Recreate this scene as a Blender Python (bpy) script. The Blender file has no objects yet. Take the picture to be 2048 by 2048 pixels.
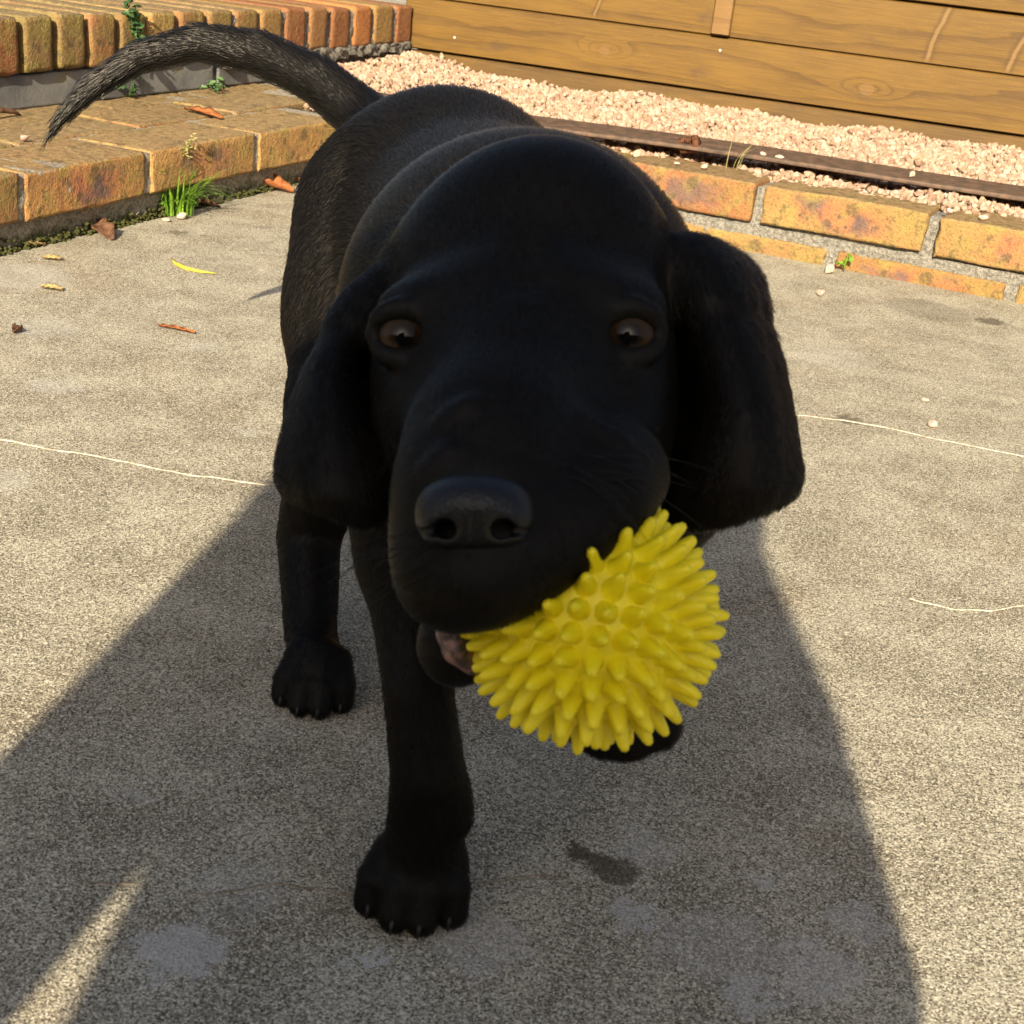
import bpy, bmesh, math, random
import numpy as np
from mathutils import Vector, Matrix

random.seed(7); RNG = np.random.default_rng(11)
S = bpy.context.scene
COL = S.collection

# ------------------------------------------------------------------ camera, sky, sun, exposure
CAM_POS = np.array([0.0, 0.0, 0.37])
CAM_R = np.array([[0.99358708, 0.1130695, 0.0],        # columns: image right, image down, forward
                  [0.04283133, -0.37637611, 0.92547637],
                  [0.10464315, -0.91954136, -0.37880535]])
FOCAL = 2900.0                                          # in pixels of a 2048 wide frame
cam_d = bpy.data.cameras.new('camera'); cam = bpy.data.objects.new('camera', cam_d); COL.objects.link(cam)
cam_d.sensor_width = 36.0; cam_d.lens = 36.0 * FOCAL / 2048.0
cam_d.clip_start = 0.01; cam_d.clip_end = 400.0
m = Matrix.Identity(4)
for i in range(3):
    m[i][0] = CAM_R[i, 0]; m[i][1] = -CAM_R[i, 1]; m[i][2] = -CAM_R[i, 2]; m[i][3] = CAM_POS[i]
cam.matrix_world = m
cam_d.dof.use_dof = True; cam_d.dof.focus_distance = 1.0
cam_d.dof.aperture_fstop = (cam_d.lens / 1000.0) / 0.0014
S.camera = cam

SUN_ELEV = math.radians(26.0); SUN_AZ = math.radians(7.0)   # light travels away from the camera, a little to the right
w = bpy.data.worlds.new('World'); S.world = w; w.use_nodes = True
nt = w.node_tree; bg = nt.nodes['Background']
sky = nt.nodes.new('ShaderNodeTexSky'); sky.sky_type = 'NISHITA'; sky.sun_disc = False
sky.sun_elevation = SUN_ELEV; sky.sun_rotation = math.pi + SUN_AZ
sky.air_density = 0.9; sky.dust_density = 4.0; sky.ozone_density = 0.6
nt.links.new(sky.outputs[0], bg.inputs[0]); bg.inputs[1].default_value = 0.080
sun_d = bpy.data.lights.new('sun', 'SUN'); sun = bpy.data.objects.new('sun', sun_d); COL.objects.link(sun)
sun_d.energy = 5.0; sun_d.angle = math.radians(0.55); sun_d.color = (1.0, 0.87, 0.66)
Ldir = Vector((math.sin(SUN_AZ) * math.cos(SUN_ELEV), math.cos(SUN_AZ) * math.cos(SUN_ELEV), -math.sin(SUN_ELEV)))
sun.rotation_euler = Ldir.to_track_quat('-Z', 'Y').to_euler()
S.view_settings.view_transform = 'Standard'; S.view_settings.look = 'None'
S.view_settings.exposure = 1.18; S.view_settings.gamma = 1.0; S.view_settings.use_curve_mapping = False
S.render.engine = 'CYCLES'; S.cycles.use_denoising = True
S.cycles.max_bounces = 6; S.cycles.diffuse_bounces = 3; S.cycles.glossy_bounces = 3; S.cycles.transparent_max_bounces = 4

# ------------------------------------------------------------------ small helpers
def tag(o, label=None, cat=None, group=None, kind=None):
    if label: o['label'] = label
    if cat: o['category'] = cat
    if group: o['group'] = group
    if kind: o['kind'] = kind
    return o

def empty(name, loc=(0, 0, 0)):
    o = bpy.data.objects.new(name, None); o.location = loc; o.empty_display_size = 0.05
    COL.objects.link(o); return o

def link(name, me, mat=None, parent=None, loc=None, rot=None):
    o = bpy.data.objects.new(name, me); COL.objects.link(o)
    if mat is not None and not me.materials: me.materials.append(mat)
    if parent is not None: o.parent = parent
    if loc is not None: o.location = loc
    if rot is not None: o.rotation_euler = rot
    return o

def mesh(name, V, F, smooth=False):
    me = bpy.data.meshes.new(name)
    V = np.asarray(V, dtype=np.float32)
    me.from_pydata(V.tolist() if len(V) < 5000 else V, [], F if isinstance(F, list) else np.asarray(F).tolist())
    if smooth: me.polygons.foreach_set('use_smooth', [True] * len(me.polygons))
    me.update(); return me

def bm_mesh(name, bm, smooth=False):
    me = bpy.data.meshes.new(name); bm.to_mesh(me); bm.free()
    if smooth: me.polygons.foreach_set('use_smooth', [True] * len(me.polygons))
    return me

def weighted(me):
    """area weighted normals: flat faces stay flat, bevels stay soft"""
    n = len(me.vertices); N = np.zeros((n, 3))
    for f in me.polygons:
        a = np.array(f.normal) * f.area
        for v in f.vertices: N[v] += a
    N /= np.linalg.norm(N, axis=1, keepdims=True) + 1e-12
    me.normals_split_custom_set_from_vertices(N.tolist()); return me

class NT:
    """tiny node-material builder"""
    def __init__(s, name):
        s.m = bpy.data.materials.new(name); s.m.use_nodes = True; s.t = s.m.node_tree
        s.b = s.t.nodes['Principled BSDF']
    def n(s, typ, **kw):
        nd = s.t.nodes.new(typ)
        for k_, v in kw.items(): setattr(nd, k_, v)
        return nd
    def set(s, sock, v):
        if isinstance(v, bpy.types.NodeSocket): s.t.links.new(v, sock)
        elif v is not None: sock.default_value = v
    def coord(s, which='Object'): return s.n('ShaderNodeTexCoord').outputs[which]
    def mapping(s, v, scale=(1, 1, 1), loc=(0, 0, 0), rot=(0, 0, 0)):
        nd = s.n('ShaderNodeMapping'); s.set(nd.inputs['Vector'], v)
        nd.inputs['Scale'].default_value = scale; nd.inputs['Location'].default_value = loc; nd.inputs['Rotation'].default_value = rot
        return nd.outputs[0]
    def noise(s, v, scale, detail=3.0, rough=0.55, dist=0.0):
        nd = s.n('ShaderNodeTexNoise'); s.set(nd.inputs['Vector'], v)
        nd.inputs['Scale'].default_value = scale; nd.inputs['Detail'].default_value = detail
        nd.inputs['Roughness'].default_value = rough; nd.inputs['Distortion'].default_value = dist
        return nd.outputs['Fac']
    def voronoi(s, v, scale, feature='F1', out='Distance', rnd=1.0):
        nd = s.n('ShaderNodeTexVoronoi', feature=feature); s.set(nd.inputs['Vector'], v)
        nd.inputs['Scale'].default_value = scale; nd.inputs['Randomness'].default_value = rnd
        return nd.outputs[out]
    def math(s, op, a, b=None, c=None, clamp=False):
        nd = s.n('ShaderNodeMath', operation=op, use_clamp=clamp); s.set(nd.inputs[0], a)
        if b is not None: s.set(nd.inputs[1], b)
        if c is not None: s.set(nd.inputs[2], c)
        return nd.outputs[0]
    def vmath(s, op, a, b=None, out=0):
        nd = s.n('ShaderNodeVectorMath', operation=op); s.set(nd.inputs[0], a)
        if b is not None: s.set(nd.inputs[1], b)
        return nd.outputs[out]
    def rng(s, v, a, b, c=0.0, d=1.0, smooth=True):
        nd = s.n('ShaderNodeMapRange', interpolation_type='SMOOTHSTEP' if smooth else 'LINEAR')
        s.set(nd.inputs[0], v)
        for i, x in enumerate((a, b, c, d)): nd.inputs[i + 1].default_value = x
        return nd.outputs[0]
    def mix(s, f, a, b, blend='MIX'):
        nd = s.n('ShaderNodeMix', data_type='RGBA', blend_type=blend); s.set(nd.inputs[0], f)
        for sock, v in ((nd.inputs[6], a), (nd.inputs[7], b)):
            s.set(sock, v if isinstance(v, bpy.types.NodeSocket) else (*v, 1.0) if len(v) == 3 else v)
        return nd.outputs[2]
    def ramp(s, f, stops):
        nd = s.n('ShaderNodeValToRGB'); s.set(nd.inputs[0], f); cr = nd.color_ramp
        while len(cr.elements) < len(stops): cr.elements.new(0.5)
        for e, (p, c) in zip(cr.elements, stops): e.position = p; e.color = (*c, 1.0)
        return nd.outputs[0]
    def bump(s, h, strength, dist, prev=None):
        nd = s.n('ShaderNodeBump'); nd.inputs['Strength'].default_value = strength; nd.inputs['Distance'].default_value = dist
        s.set(nd.inputs['Height'], h)
        if prev is not None: s.set(nd.inputs['Normal'], prev)
        return nd.outputs[0]
    def done(s, color, rough=0.8, normal=None, spec=0.3):
        s.set(s.b.inputs['Base Color'], color if isinstance(color, bpy.types.NodeSocket) else (*color, 1.0))
        s.set(s.b.inputs['Roughness'], rough); s.b.inputs['Specular IOR Level'].default_value = spec
        if normal is not None: s.set(s.b.inputs['Normal'], normal)
        return s.m

# ------------------------------------------------------------------ materials of the setting
def mat_concrete():
    t = NT('concrete'); c = t.coord('Object')
    mid = t.noise(c, 16.0, 4, 0.65); fine = t.noise(c, 330.0, 2, 0.6); grit = t.noise(c, 1150.0, 2, 0.7)
    col = t.mix(t.rng(mid, 0.33, 0.68), (0.285, 0.250, 0.176), (0.47, 0.430, 0.320))
    rust = t.noise(t.mapping(c, loc=(3.1, 1.7, 0)), 7.0, 3, 0.6)
    col = t.mix(t.math('MULTIPLY', t.rng(rust, 0.52, 0.72), 0.35), col, (0.29, 0.20, 0.11))
    # grains of sand of different tone, dark pores between them
    gv = t.n('ShaderNodeTexVoronoi', feature='F1'); t.set(gv.inputs['Vector'], c); gv.inputs['Scale'].default_value = 1250.0
    gs = t.n('ShaderNodeSeparateColor'); t.set(gs.inputs[0], gv.outputs['Color']); gr = gs.outputs[0]
    mixv = t.math('ADD', t.math('MULTIPLY', gr, 0.55), t.math('MULTIPLY', grit, 0.9))
    col = t.mix(t.math('MULTIPLY', t.rng(mixv, 0.48, 0.70, 1, 0), 0.86), col, (0.042, 0.033, 0.022))
    col = t.mix(t.math('MULTIPLY', t.rng(fine, 0.34, 0.50, 1, 0), 0.35), col, (0.08, 0.06, 0.04))
    col = t.mix(t.math('MULTIPLY', t.rng(mixv, 0.80, 1.00), 0.85), col, (0.80, 0.73, 0.57))
    v = t.n('ShaderNodeTexVoronoi', feature='F1'); t.set(v.inputs['Vector'], c); v.inputs['Scale'].default_value = 210.0
    sep = t.n('ShaderNodeSeparateColor'); t.set(sep.inputs[0], v.outputs['Color'])
    chip = t.math('MULTIPLY', t.rng(v.outputs['Distance'], 0.12, 0.28, 1, 0), t.rng(sep.outputs[0], 0.93, 0.95))
    col = t.mix(t.math('MULTIPLY', chip, 0.9), col, (0.74, 0.68, 0.57))
    # pale lime stains and dark damp stains, each with its own outline
    wob = t.n('ShaderNodeTexNoise'); t.set(wob.inputs['Vector'], c); wob.inputs['Scale'].default_value = 75.0; wob.inputs['Detail'].default_value = 4.0
    wob.inputs['Roughness'].default_value = 0.75
    off = t.vmath('SCALE', t.vmath('SUBTRACT', wob.outputs['Color'], (0.5, 0.5, 0.5)))
    off.node.inputs['Scale'].default_value = 0.048
    cw = t.vmath('ADD', c, off)
    pale = [(-0.105, .437, .018, .75), (-.035, .444, .006, .95), (.07, .488, .010, .65), (.125, .522, .006, .7), (.1, .475, .024, .35),
            (.162, .5, .012, .4), (.14, .465, .02, .45), (.075, .535, .015, .35), (-.15, .53, .007, .4), (-.09, .475, .02, .25), (.005, .462, .02, .4), (.11, .449, .012, .6),
            (-.36, 1.05, .02, .35), (-.5, 1.36, .05, .35), (-.28, 1.2, .014, .35), (-.33, .86, .02, .3), (-.42, 1.2, .03, .25), (-.2, 1.0, .010, .4), (.3, 1.4, .04, .2)]
    dark = [(.047, .524, .008, .95), (.063, .518, .011, .8), (.055, .521, .008, .9), (.519, 1.637, .018, .8), (.45, 1.66, .05, .35), (.052, .56, .004, .5), (-.41, 1.62, .012, .6),
            (-.38, 1.62, .007, .5), (-.45, 1.615, .006, .5), (-.33, 1.7, .012, .35), (.28, 1.2, .012, .6)]
    def spots(lst):
        acc = None
        for (x, y, r, a) in lst:
            d = t.vmath('DISTANCE', cw, (x, y, 0), out='Value')
            v_ = t.math('MULTIPLY', t.rng(d, r * 0.75, r * 1.20, 1, 0), a)
            acc = v_ if acc is None else t.math('MAXIMUM', acc, v_)
        return acc
    pw = t.math('MULTIPLY', spots(pale), t.rng(grit, 0.30, 0.56, 0.25, 1.0))
    col = t.mix(pw, col, (0.55, 0.53, 0.49))
    col = t.mix(t.math('MULTIPLY', spots(dark), 0.9), col, (0.05, 0.038, 0.022))
    h = t.math('ADD', t.math('MULTIPLY', fine, 0.8), t.math('MULTIPLY', mixv, 0.9))
    return t.done(col, 0.88, t.bump(h, 1.0, 0.0011), 0.25)

def mat_brick(moss=0.0):
    t = NT('brick'); c = t.coord('Object'); oi = t.n('ShaderNodeObjectInfo')
    cc = t.vmath('ADD', c, t.vmath('SCALE', t.n('ShaderNodeCombineXYZ').outputs[0]))
    rnd = t.n('ShaderNodeCombineXYZ')
    for i, k_ in enumerate((7.0, 13.0, 29.0)): t.set(rnd.inputs[i], t.math('MULTIPLY', oi.outputs['Random'], k_))
    cc = t.vmath('ADD', c, rnd.outputs[0])
    n1 = t.noise(cc, 22, 4, 0.6); n2 = t.noise(cc, 130, 4, 0.65); n3 = t.noise(cc, 480, 2, 0.6)
    base = oi.outputs['Color']
    col = t.mix(t.rng(n1, 0.38, 0.72), base, t.mix(0.5, base, (0.26, 0.11, 0.05)))
    col = t.mix(t.rng(n2, 0.40, 0.62, 0.0, 0.45), col, (0.29, 0.185, 0.068))
    sx = t.n('ShaderNodeSeparateXYZ'); t.set(sx.inputs[0], c)
    # iron flash in the middle of the stretcher face
    fx = t.rng(t.math('ABSOLUTE', t.math('ADD', sx.outputs[0], t.math('MULTIPLY', t.math('SUBTRACT', n1, 0.5), 0.10))), 0.03, 0.085, 1, 0)
    fz = t.rng(t.math('ABSOLUTE', t.math('ADD', sx.outputs[2], t.math('MULTIPLY', t.math('SUBTRACT', n2, 0.5), 0.02))), 0.010, 0.024, 1, 0)
    flash = t.math('MULTIPLY', t.math('MULTIPLY', fx, fz), t.math('MULTIPLY', oi.outputs['Alpha'], t.rng(n1, 0.22, 0.62)))
    col = t.mix(flash, col, t.mix(t.rng(n1, 0.45, 0.62), (0.34, 0.12, 0.06), (0.13, 0.085, 0.075)))
    sp = t.voronoi(cc, 75, 'F1', 'Distance')
    spc = t.math('MULTIPLY', t.rng(sp, 0.16, 0.24, 1, 0), t.rng(t.noise(cc, 40, 2), 0.54, 0.62))
    col = t.mix(t.math('MULTIPLY', spc, 0.8), col, (0.07, 0.055, 0.05))
    sp2 = t.rng(t.noise(cc, 300, 2, 0.5), 0.64, 0.70)
    col = t.mix(t.math('MULTIPLY', sp2, 0.55), col, (0.10, 0.06, 0.035))
    if moss:
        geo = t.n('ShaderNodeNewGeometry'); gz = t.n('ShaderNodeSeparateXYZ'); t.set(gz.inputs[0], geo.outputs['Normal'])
        mm = t.noise(c, 34, 4, 0.6)
        col = t.mix(t.math('MULTIPLY', t.rng(mm, 0.44, 0.66), moss), col, (0.25, 0.21, 0.055))
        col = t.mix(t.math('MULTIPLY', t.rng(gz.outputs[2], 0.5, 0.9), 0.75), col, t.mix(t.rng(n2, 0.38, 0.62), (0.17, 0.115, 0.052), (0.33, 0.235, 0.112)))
        col = t.mix(t.rng(t.noise(c, 55, 4, 0.7), 0.52, 0.66, 0, 0.7), col, (0.09, 0.062, 0.032))
    h = t.math('ADD', t.math('MULTIPLY', n2, 1.0), t.math('MULTIPLY', n3, 0.5))
    col = t.mix(t.rng(n3, 0.36, 0.48, 0.45, 0.0), col, (0.06, 0.038, 0.022))
    return t.done(col, t.rng(n2, 0.3, 0.7, 0.75, 0.95), t.bump(h, 0.9, 0.0030), 0.25)

def mat_mortar(name, a, b, green=0.0, gz0=0.0, gz1=0.03):
    t = NT(name); c = t.coord('Object')
    n1 = t.noise(c, 35, 4, 0.65); n2 = t.noise(c, 230, 4, 0.7); n3 = t.noise(c, 520, 2, 0.6)
    col = t.mix(t.rng(n2, 0.36, 0.64), a, b)
    col = t.mix(t.rng(n3, 0.60, 0.70, 0, 0.45), col, (0.50, 0.47, 0.41))
    if green:
        s_ = t.n('ShaderNodeSeparateXYZ'); t.set(s_.inputs[0], c)
        z = t.math('ADD', s_.outputs[2], t.math('MULTIPLY', t.math('SUBTRACT', n1, 0.5), 0.05))
        g = t.math('MULTIPLY', t.rng(z, gz0, gz1, 1, 0), green)
        col = t.mix(g, col, t.mix(t.rng(n2, 0.4, 0.6), (0.038, 0.044, 0.018), (0.10, 0.115, 0.035)))
    return t.done(col, 0.92, t.bump(t.math('ADD', n2, n3), 1.0, 0.003), 0.2)

def mat_wood(knots, tone=((0.30, 0.125, 0.026), (0.47, 0.225, 0.055)), name='fence_wood', spikes=()):
    """flat sawn pine: grain lines run along local x and swirl around the knots (x, z, size)"""
    t = NT(name); c = t.coord('Object'); s_ = t.n('ShaderNodeSeparateXYZ'); t.set(s_.inputs[0], c)
    x, z = s_.outputs[0], s_.outputs[2]
    lw = t.noise(t.mapping(c, scale=(1.6, 1, 9)), 1.4, 3, 0.5)
    f = t.math('ADD', t.math('MULTIPLY', z, 26.0), t.math('MULTIPLY', lw, 2.6))
    kn = None
    for (kx, kz, r) in knots:
        dx = t.math('DIVIDE', t.math('SUBTRACT', x, kx), r * 3.4); dz = t.math('DIVIDE', t.math('SUBTRACT', z, kz), r * 1.15)
        q = t.math('ADD', t.math('MULTIPLY', dx, dx), t.math('MULTIPLY', dz, dz))
        f = t.math('ADD', f, t.math('MULTIPLY', t.math('EXPONENT', t.math('MULTIPLY', q, -0.9)), 2.6))
        dx2 = t.math('DIVIDE', t.math('SUBTRACT', x, kx), r); dz2 = t.math('DIVIDE', t.math('SUBTRACT', z, kz), r * 0.85)
        q2 = t.math('SQRT', t.math('ADD', t.math('MULTIPLY', dx2, dx2), t.math('MULTIPLY', dz2, dz2)))
        k1 = t.rng(q2, 0.75, 1.15, 1, 0); ring = t.math('MULTIPLY', t.math('SINE', t.math('MULTIPLY', q2, 17.0)), 0.5)
        one = t.math('MULTIPLY', k1, t.math('ADD', 0.55, t.math('MULTIPLY', ring, 0.45)))
        kn = one if kn is None else t.math('MAXIMUM', kn, one)
    fine = t.noise(t.mapping(c, scale=(3, 3, 90)), 4.0, 4, 0.65)
    fr = t.math('FRACT', t.math('MULTIPLY', t.math('ADD', f, t.math('MULTIPLY', fine, 0.10)), 1.0))
    line = t.rng(fr, 0.55, 1.0, 0, 1)
    line = t.math('MULTIPLY', line, t.rng(fr, 0.985, 1.0, 1, 0))
    col = t.mix(t.rng(fine, 0.35, 0.65), tone[1], t.mix(0.5, tone[0], tone[1]))
    col = t.mix(t.math('MULTIPLY', line, 0.62), col, tone[0])
    bl = t.noise(t.mapping(c, scale=(1, 1, 3)), 5.0, 4, 0.6)
    col = t.mix(t.rng(bl, 0.42, 0.68, 0, 0.42), col, (0.165, 0.088, 0.012))
    col = t.mix(t.rng(t.noise(t.mapping(c, scale=(1, 1, 2), loc=(4, 2, 8)), 9.0, 3, 0.6), 0.58, 0.74, 0, 0.5), col, (0.06, 0.033, 0.014))
    for (x0, z0_, x1, z1_, wd) in spikes:                     # knots sawn lengthwise
        ll = math.hypot(x1 - x0, z1_ - z0_); ux, uz = (x1 - x0) / ll, (z1_ - z0_) / ll
        ax = t.math('ADD', t.math('MULTIPLY', t.math('SUBTRACT', x, x0), ux), t.math('MULTIPLY', t.math('SUBTRACT', z, z0_), uz))
        ac = t.math('ADD', t.math('MULTIPLY', t.math('SUBTRACT', x, x0), -uz), t.math('MULTIPLY', t.math('SUBTRACT', z, z0_), ux))
        ac = t.math('ABSOLUTE', t.math('ADD', ac, t.math('MULTIPLY', t.math('SUBTRACT', lw, .5), .02)))
        on = t.math('MULTIPLY', t.rng(ax, -.004, .004), t.rng(ax, ll - .012, ll, 1, 0))
        col = t.mix(t.math('MULTIPLY', t.math('MULTIPLY', on, t.rng(ac, wd * .8, wd * 2.2, 1, 0)), .55), col, tone[0])
        col = t.mix(t.math('MULTIPLY', t.math('MULTIPLY', on, t.rng(ac, wd * .25, wd * .8, 1, 0)), .6), col, (.22, .13, .045))
    if kn is not None: col = t.mix(t.math('MULTIPLY', kn, 0.6), col, (0.19, 0.10, 0.04))
    col = t.mix(t.rng(t.noise(t.mapping(c, scale=(5, 5, 40)), 16, 2, 0.5), 0.66, 0.74, 0, 0.5), col, (0.20, 0.13, 0.045))
    return t.done(col, 0.62, t.bump(t.math('ADD', fine, t.math('MULTIPLY', line, -0.4)), 0.35, 0.0012), 0.35)

def mat_simple(name, a, b, scale=60, rough=0.8, bump=0.4, dist=0.001, spec=0.3):
    t = NT(name); c = t.coord('Object'); n = t.noise(c, scale, 4, 0.62)
    return t.done(t.mix(t.rng(n, 0.33, 0.67), a, b), rough, t.bump(n, bump, dist), spec)

M = {}
M['concrete'] = mat_concrete()
M['brick'] = mat_brick(0.0)
M['brick_moss'] = mat_brick(0.55)
M['mortar'] = mat_mortar('mortar', (0.13, 0.12, 0.10), (0.29, 0.27, 0.225))
M['mortar_damp'] = mat_mortar('mortar_damp', (0.20, 0.17, 0.125), (0.42, 0.365, 0.28), 0.9, 0.002, 0.020)
M['soil'] = mat_simple('soil', (0.05, 0.036, 0.024), (0.13, 0.095, 0.06), 90, 0.95, 1.0, 0.004, 0.1)
M['faint_crack'] = mat_simple('faint_crack', (0.15, 0.12, 0.085), (0.34, 0.29, 0.22), 500, 0.9, 0.3, 0.0005, 0.2)
M['pale_crack'] = mat_simple('pale_crack', (0.28, 0.235, 0.17), (0.60, 0.54, 0.42), 220, 0.9, 0.3, 0.0005, 0.2)
# ------------------------------------------------------------------ the setting
def v2(p, d, t): return np.array([p[0] + d[0] * t, p[1] + d[1] * t])

# concrete patio, one sheet (finer near the camera)
def grid_sheet(name, xs, ys, z, mat):
    V = [(x, y, z) for y in ys for x in xs]; nx = len(xs)
    F = [(j * nx + i, j * nx + i + 1, (j + 1) * nx + i + 1, (j + 1) * nx + i) for j in range(len(ys) - 1) for i in range(nx - 1)]
    return link(name, mesh(name, V, F), mat)
ground = grid_sheet('ground', [-120, -20, -4, -1, 0, 1, 4, 20, 120], [-120, -20, -4, 0, 1, 2, 4, 20, 120], 0.0, M['concrete'])
tag(ground, kind='structure')

def crack(pts, wid, jag, seed, mat=None):
    r = random.Random(seed); P = []
    for (a, b) in zip(pts[:-1], pts[1:]):
        n = max(3, int(math.dist(a, b) / 0.006))
        for i in range(n):
            u = i / n; P.append((a[0] + (b[0] - a[0]) * u, a[1] + (b[1] - a[1]) * u))
    P.append(pts[-1]); V = []; F = []; wy = 0.0
    for i, (x, y) in enumerate(P):
        wy = wy * 0.8 + r.uniform(-1, 1) * jag; hw = wid * r.uniform(0.35, 1.0) * 0.5
        if i in (0, len(P) - 1): hw *= 0.2
        for s, z in ((-1, 0.0003), (-.4, 0.0009), (.4, 0.0009), (1, 0.0003)): V.append((x + r.uniform(-.0006, .0006), y + wy + s * hw, z))
        if i:
            for j in range(3): F.append(((i - 1) * 4 + j, i * 4 + j, i * 4 + j + 1, (i - 1) * 4 + j + 1))
    return link('crack', mesh('crack', V, F), mat or M['pale_crack'], ground)
crack([(-.40, .945), (-.356, .929), (-.31, .921), (-.27, .915), (-.22, .906), (-.167, .902), (-.05, .93), (.1, 1.11), (.239, 1.195), (.30, 1.19), (.36, 1.168), (.43, 1.147), (.6, 1.12)], .0024, .0012, 1)
crack([(-.112, .468), (-.103, .469), (-.078, .481), (-.06, .480), (-.041, .477), (-.02, .482), (.003, .496), (.025, .505), (.04, .506)], .0007, .0008, 2, M['faint_crack'])
crack([(.255, .835), (.28, .826), (.305, .829), (.33, .843), (.37, .848)], .0012, .001, 3)
crack([(-.155, .468), (-.135, .470), (-.122, .469)], .0006, .0006, 4, M['faint_crack'])

# --- worn brick meshes, a few variants shared by all bricks
def brick_mesh(name, lx, ly, lz, seed, bev=0.004, wear=0.0013):
    r = random.Random(seed); bm = bmesh.new(); bmesh.ops.create_cube(bm, size=1.0)
    for v in bm.verts: v.co = Vector((v.co.x * lx, v.co.y * ly, v.co.z * lz))
    bmesh.ops.subdivide_edges(bm, edges=[e for e in bm.edges if abs(e.verts[0].co.x - e.verts[1].co.x) > 0.6 * lx], cuts=6 if lx > .15 else 3, use_grid_fill=True)
    bmesh.ops.subdivide_edges(bm, edges=[e for e in bm.edges if abs(e.verts[0].co.z - e.verts[1].co.z) > 0.6 * lz], cuts=2, use_grid_fill=True)
    sharp = [e for e in bm.edges if len(e.link_faces) == 2 and e.calc_face_angle() > 1.0]
    bmesh.ops.bevel(bm, geom=sharp, offset=bev, segments=2, affect='EDGES', profile=0.6)
    for v in bm.verts: v.co += Vector([r.gauss(0, 1) * wear * 0.6 for _ in range(3)])
    bmesh.ops.triangulate(bm, faces=[f for f in bm.faces if len(f.verts) > 4])
    return weighted(bm_mesh(name, bm, True))
BL, BH, BW = 0.212, 0.049, 0.104
stretchers = [brick_mesh('brick', BL, BW, BH, 100 + i) for i in range(6)]
YEL = (0.27, 0.175, 0.058); OCH = (0.23, 0.148, 0.058); ORA = (0.25, 0.128, 0.050); RED = (0.235, 0.085, 0.036); TAN = (0.26, 0.175, 0.088); MOS = (0.165, 0.135, 0.045)

def put_brick(parent, me, p, ang, z, length=None, base_len=BL, color=OCH, flash=0.6, mat=None, jit=0.0008, tilt=0.006):
    o = bpy.data.objects.new('brick', me); COL.objects.link(o)
    if not me.materials: me.materials.append(mat or M['brick'])
    o.parent = parent
    o.location = (p[0] + random.uniform(-jit, jit), p[1] + random.uniform(-jit, jit), z + random.uniform(-jit, jit))
    o.rotation_euler = (random.uniform(-tilt, tilt), random.uniform(-tilt, tilt), ang + random.uniform(-tilt, tilt))
    if length: o.scale = (length / base_len, 1, 1)
    o.color = (*color, flash)
    if mat is not None and me.materials[0] != mat:
        o.material_slots[0].link = 'OBJECT'; o.material_slots[0].material = mat
    return o

def rough_box(name, p, d, nrm, t0, t1, o0, o1, z0, z1, mat, parent, step=0.008, amp=0.0015, seed=0, kind=None):
    """a bed of mortar: front face and top face as a bumpy grid, running t0..t1 along d, o0..o1 into the wall, z0..z1 high"""
    r = np.random.default_rng(seed); nt_ = max(2, int((t1 - t0) / step)); nz = max(2, int((z1 - z0) / step) + 1); no = 3
    prof = [(o0, z0 + (z1 - z0) * i / nz) for i in range(nz + 1)] + [(o0 + (o1 - o0) * i / no, z1) for i in range(1, no + 1)] + [(o1, z0)]
    V = []; F = []; n = len(prof)
    for i in range(nt_ + 1):
        t_ = t0 + (t1 - t0) * i / nt_
        for (o_, z_) in prof:
            a = r.normal(0, amp); b = r.normal(0, amp)
            V.append((p[0] + d[0] * t_ + nrm[0] * (o_ + a), p[1] + d[1] * t_ + nrm[1] * (o_ + a), z_ + b * 0.6))
        if i:
            for j in range(n - 1): F.append(((i - 1) * n + j, i * n + j, i * n + j + 1, (i - 1) * n + j + 1))
    F.append(tuple(range(n))); F.append(tuple(nt_ * n + j for j in reversed(range(n))))
    return link(name, mesh(name, V, F, True), mat, parent)

# --- low brick step on the left: front row, second row and a third running under the wall
S0 = np.array([-0.470, 1.630]); SD = np.array([0.334, 0.943]); SD /= np.linalg.norm(SD); SN = np.array([-SD[1], SD[0]])
SANG = math.atan2(SD[1], SD[0]); STOP = 0.081
step = tag(empty('brick_step', (S0[0], S0[1], 0)), 'low mossy ochre brick step on a mortar bed along the left', 'step')
step_inv = np.array([S0[0], S0[1], 0.0])
def loc(parent_origin, p, z): return np.array([p[0] - parent_origin[0], p[1] - parent_origin[1]]), z
rough_box('mortar', (0, 0), SD, SN, .50, .80, .105, .30, .0, STOP - .0022, M['mortar_damp'], step, seed=7, amp=.0012, step=.012)
rough_box('mortar_bed', (0, 0), SD, SN, -1.15, .53, 0.004, .27, -.03, .033, M['mortar_damp'], step, seed=5, amp=.0018)
rough_box('mortar', (0, 0), SD, SN, -1.15, .525, -.0062, .30, .033, STOP - .0022, M['mortar_damp'], step, seed=6, amp=.0012, step=.012)
fj = [-1.08, -.855, -.63, -.41, -.189, .026, .259, .478]
fc = [(OCH, .5), (OCH, .6), (ORA, .8), (ORA, .35), ((.43, .22, .075), 1.0), ((.44, .25, .085), .7), ((.45, .27, .09), .35), (ORA, .5)]
for i, (a, b) in enumerate(zip(fj[:-1], fj[1:])):
    put_brick(step, stretchers[i % 6], SD * ((a + b) / 2) + SN * (BW / 2 - .009), SANG, STOP - BH / 2, b - a - .012, color=fc[i][0], flash=fc[i][1], mat=M['brick_moss'])
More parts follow.
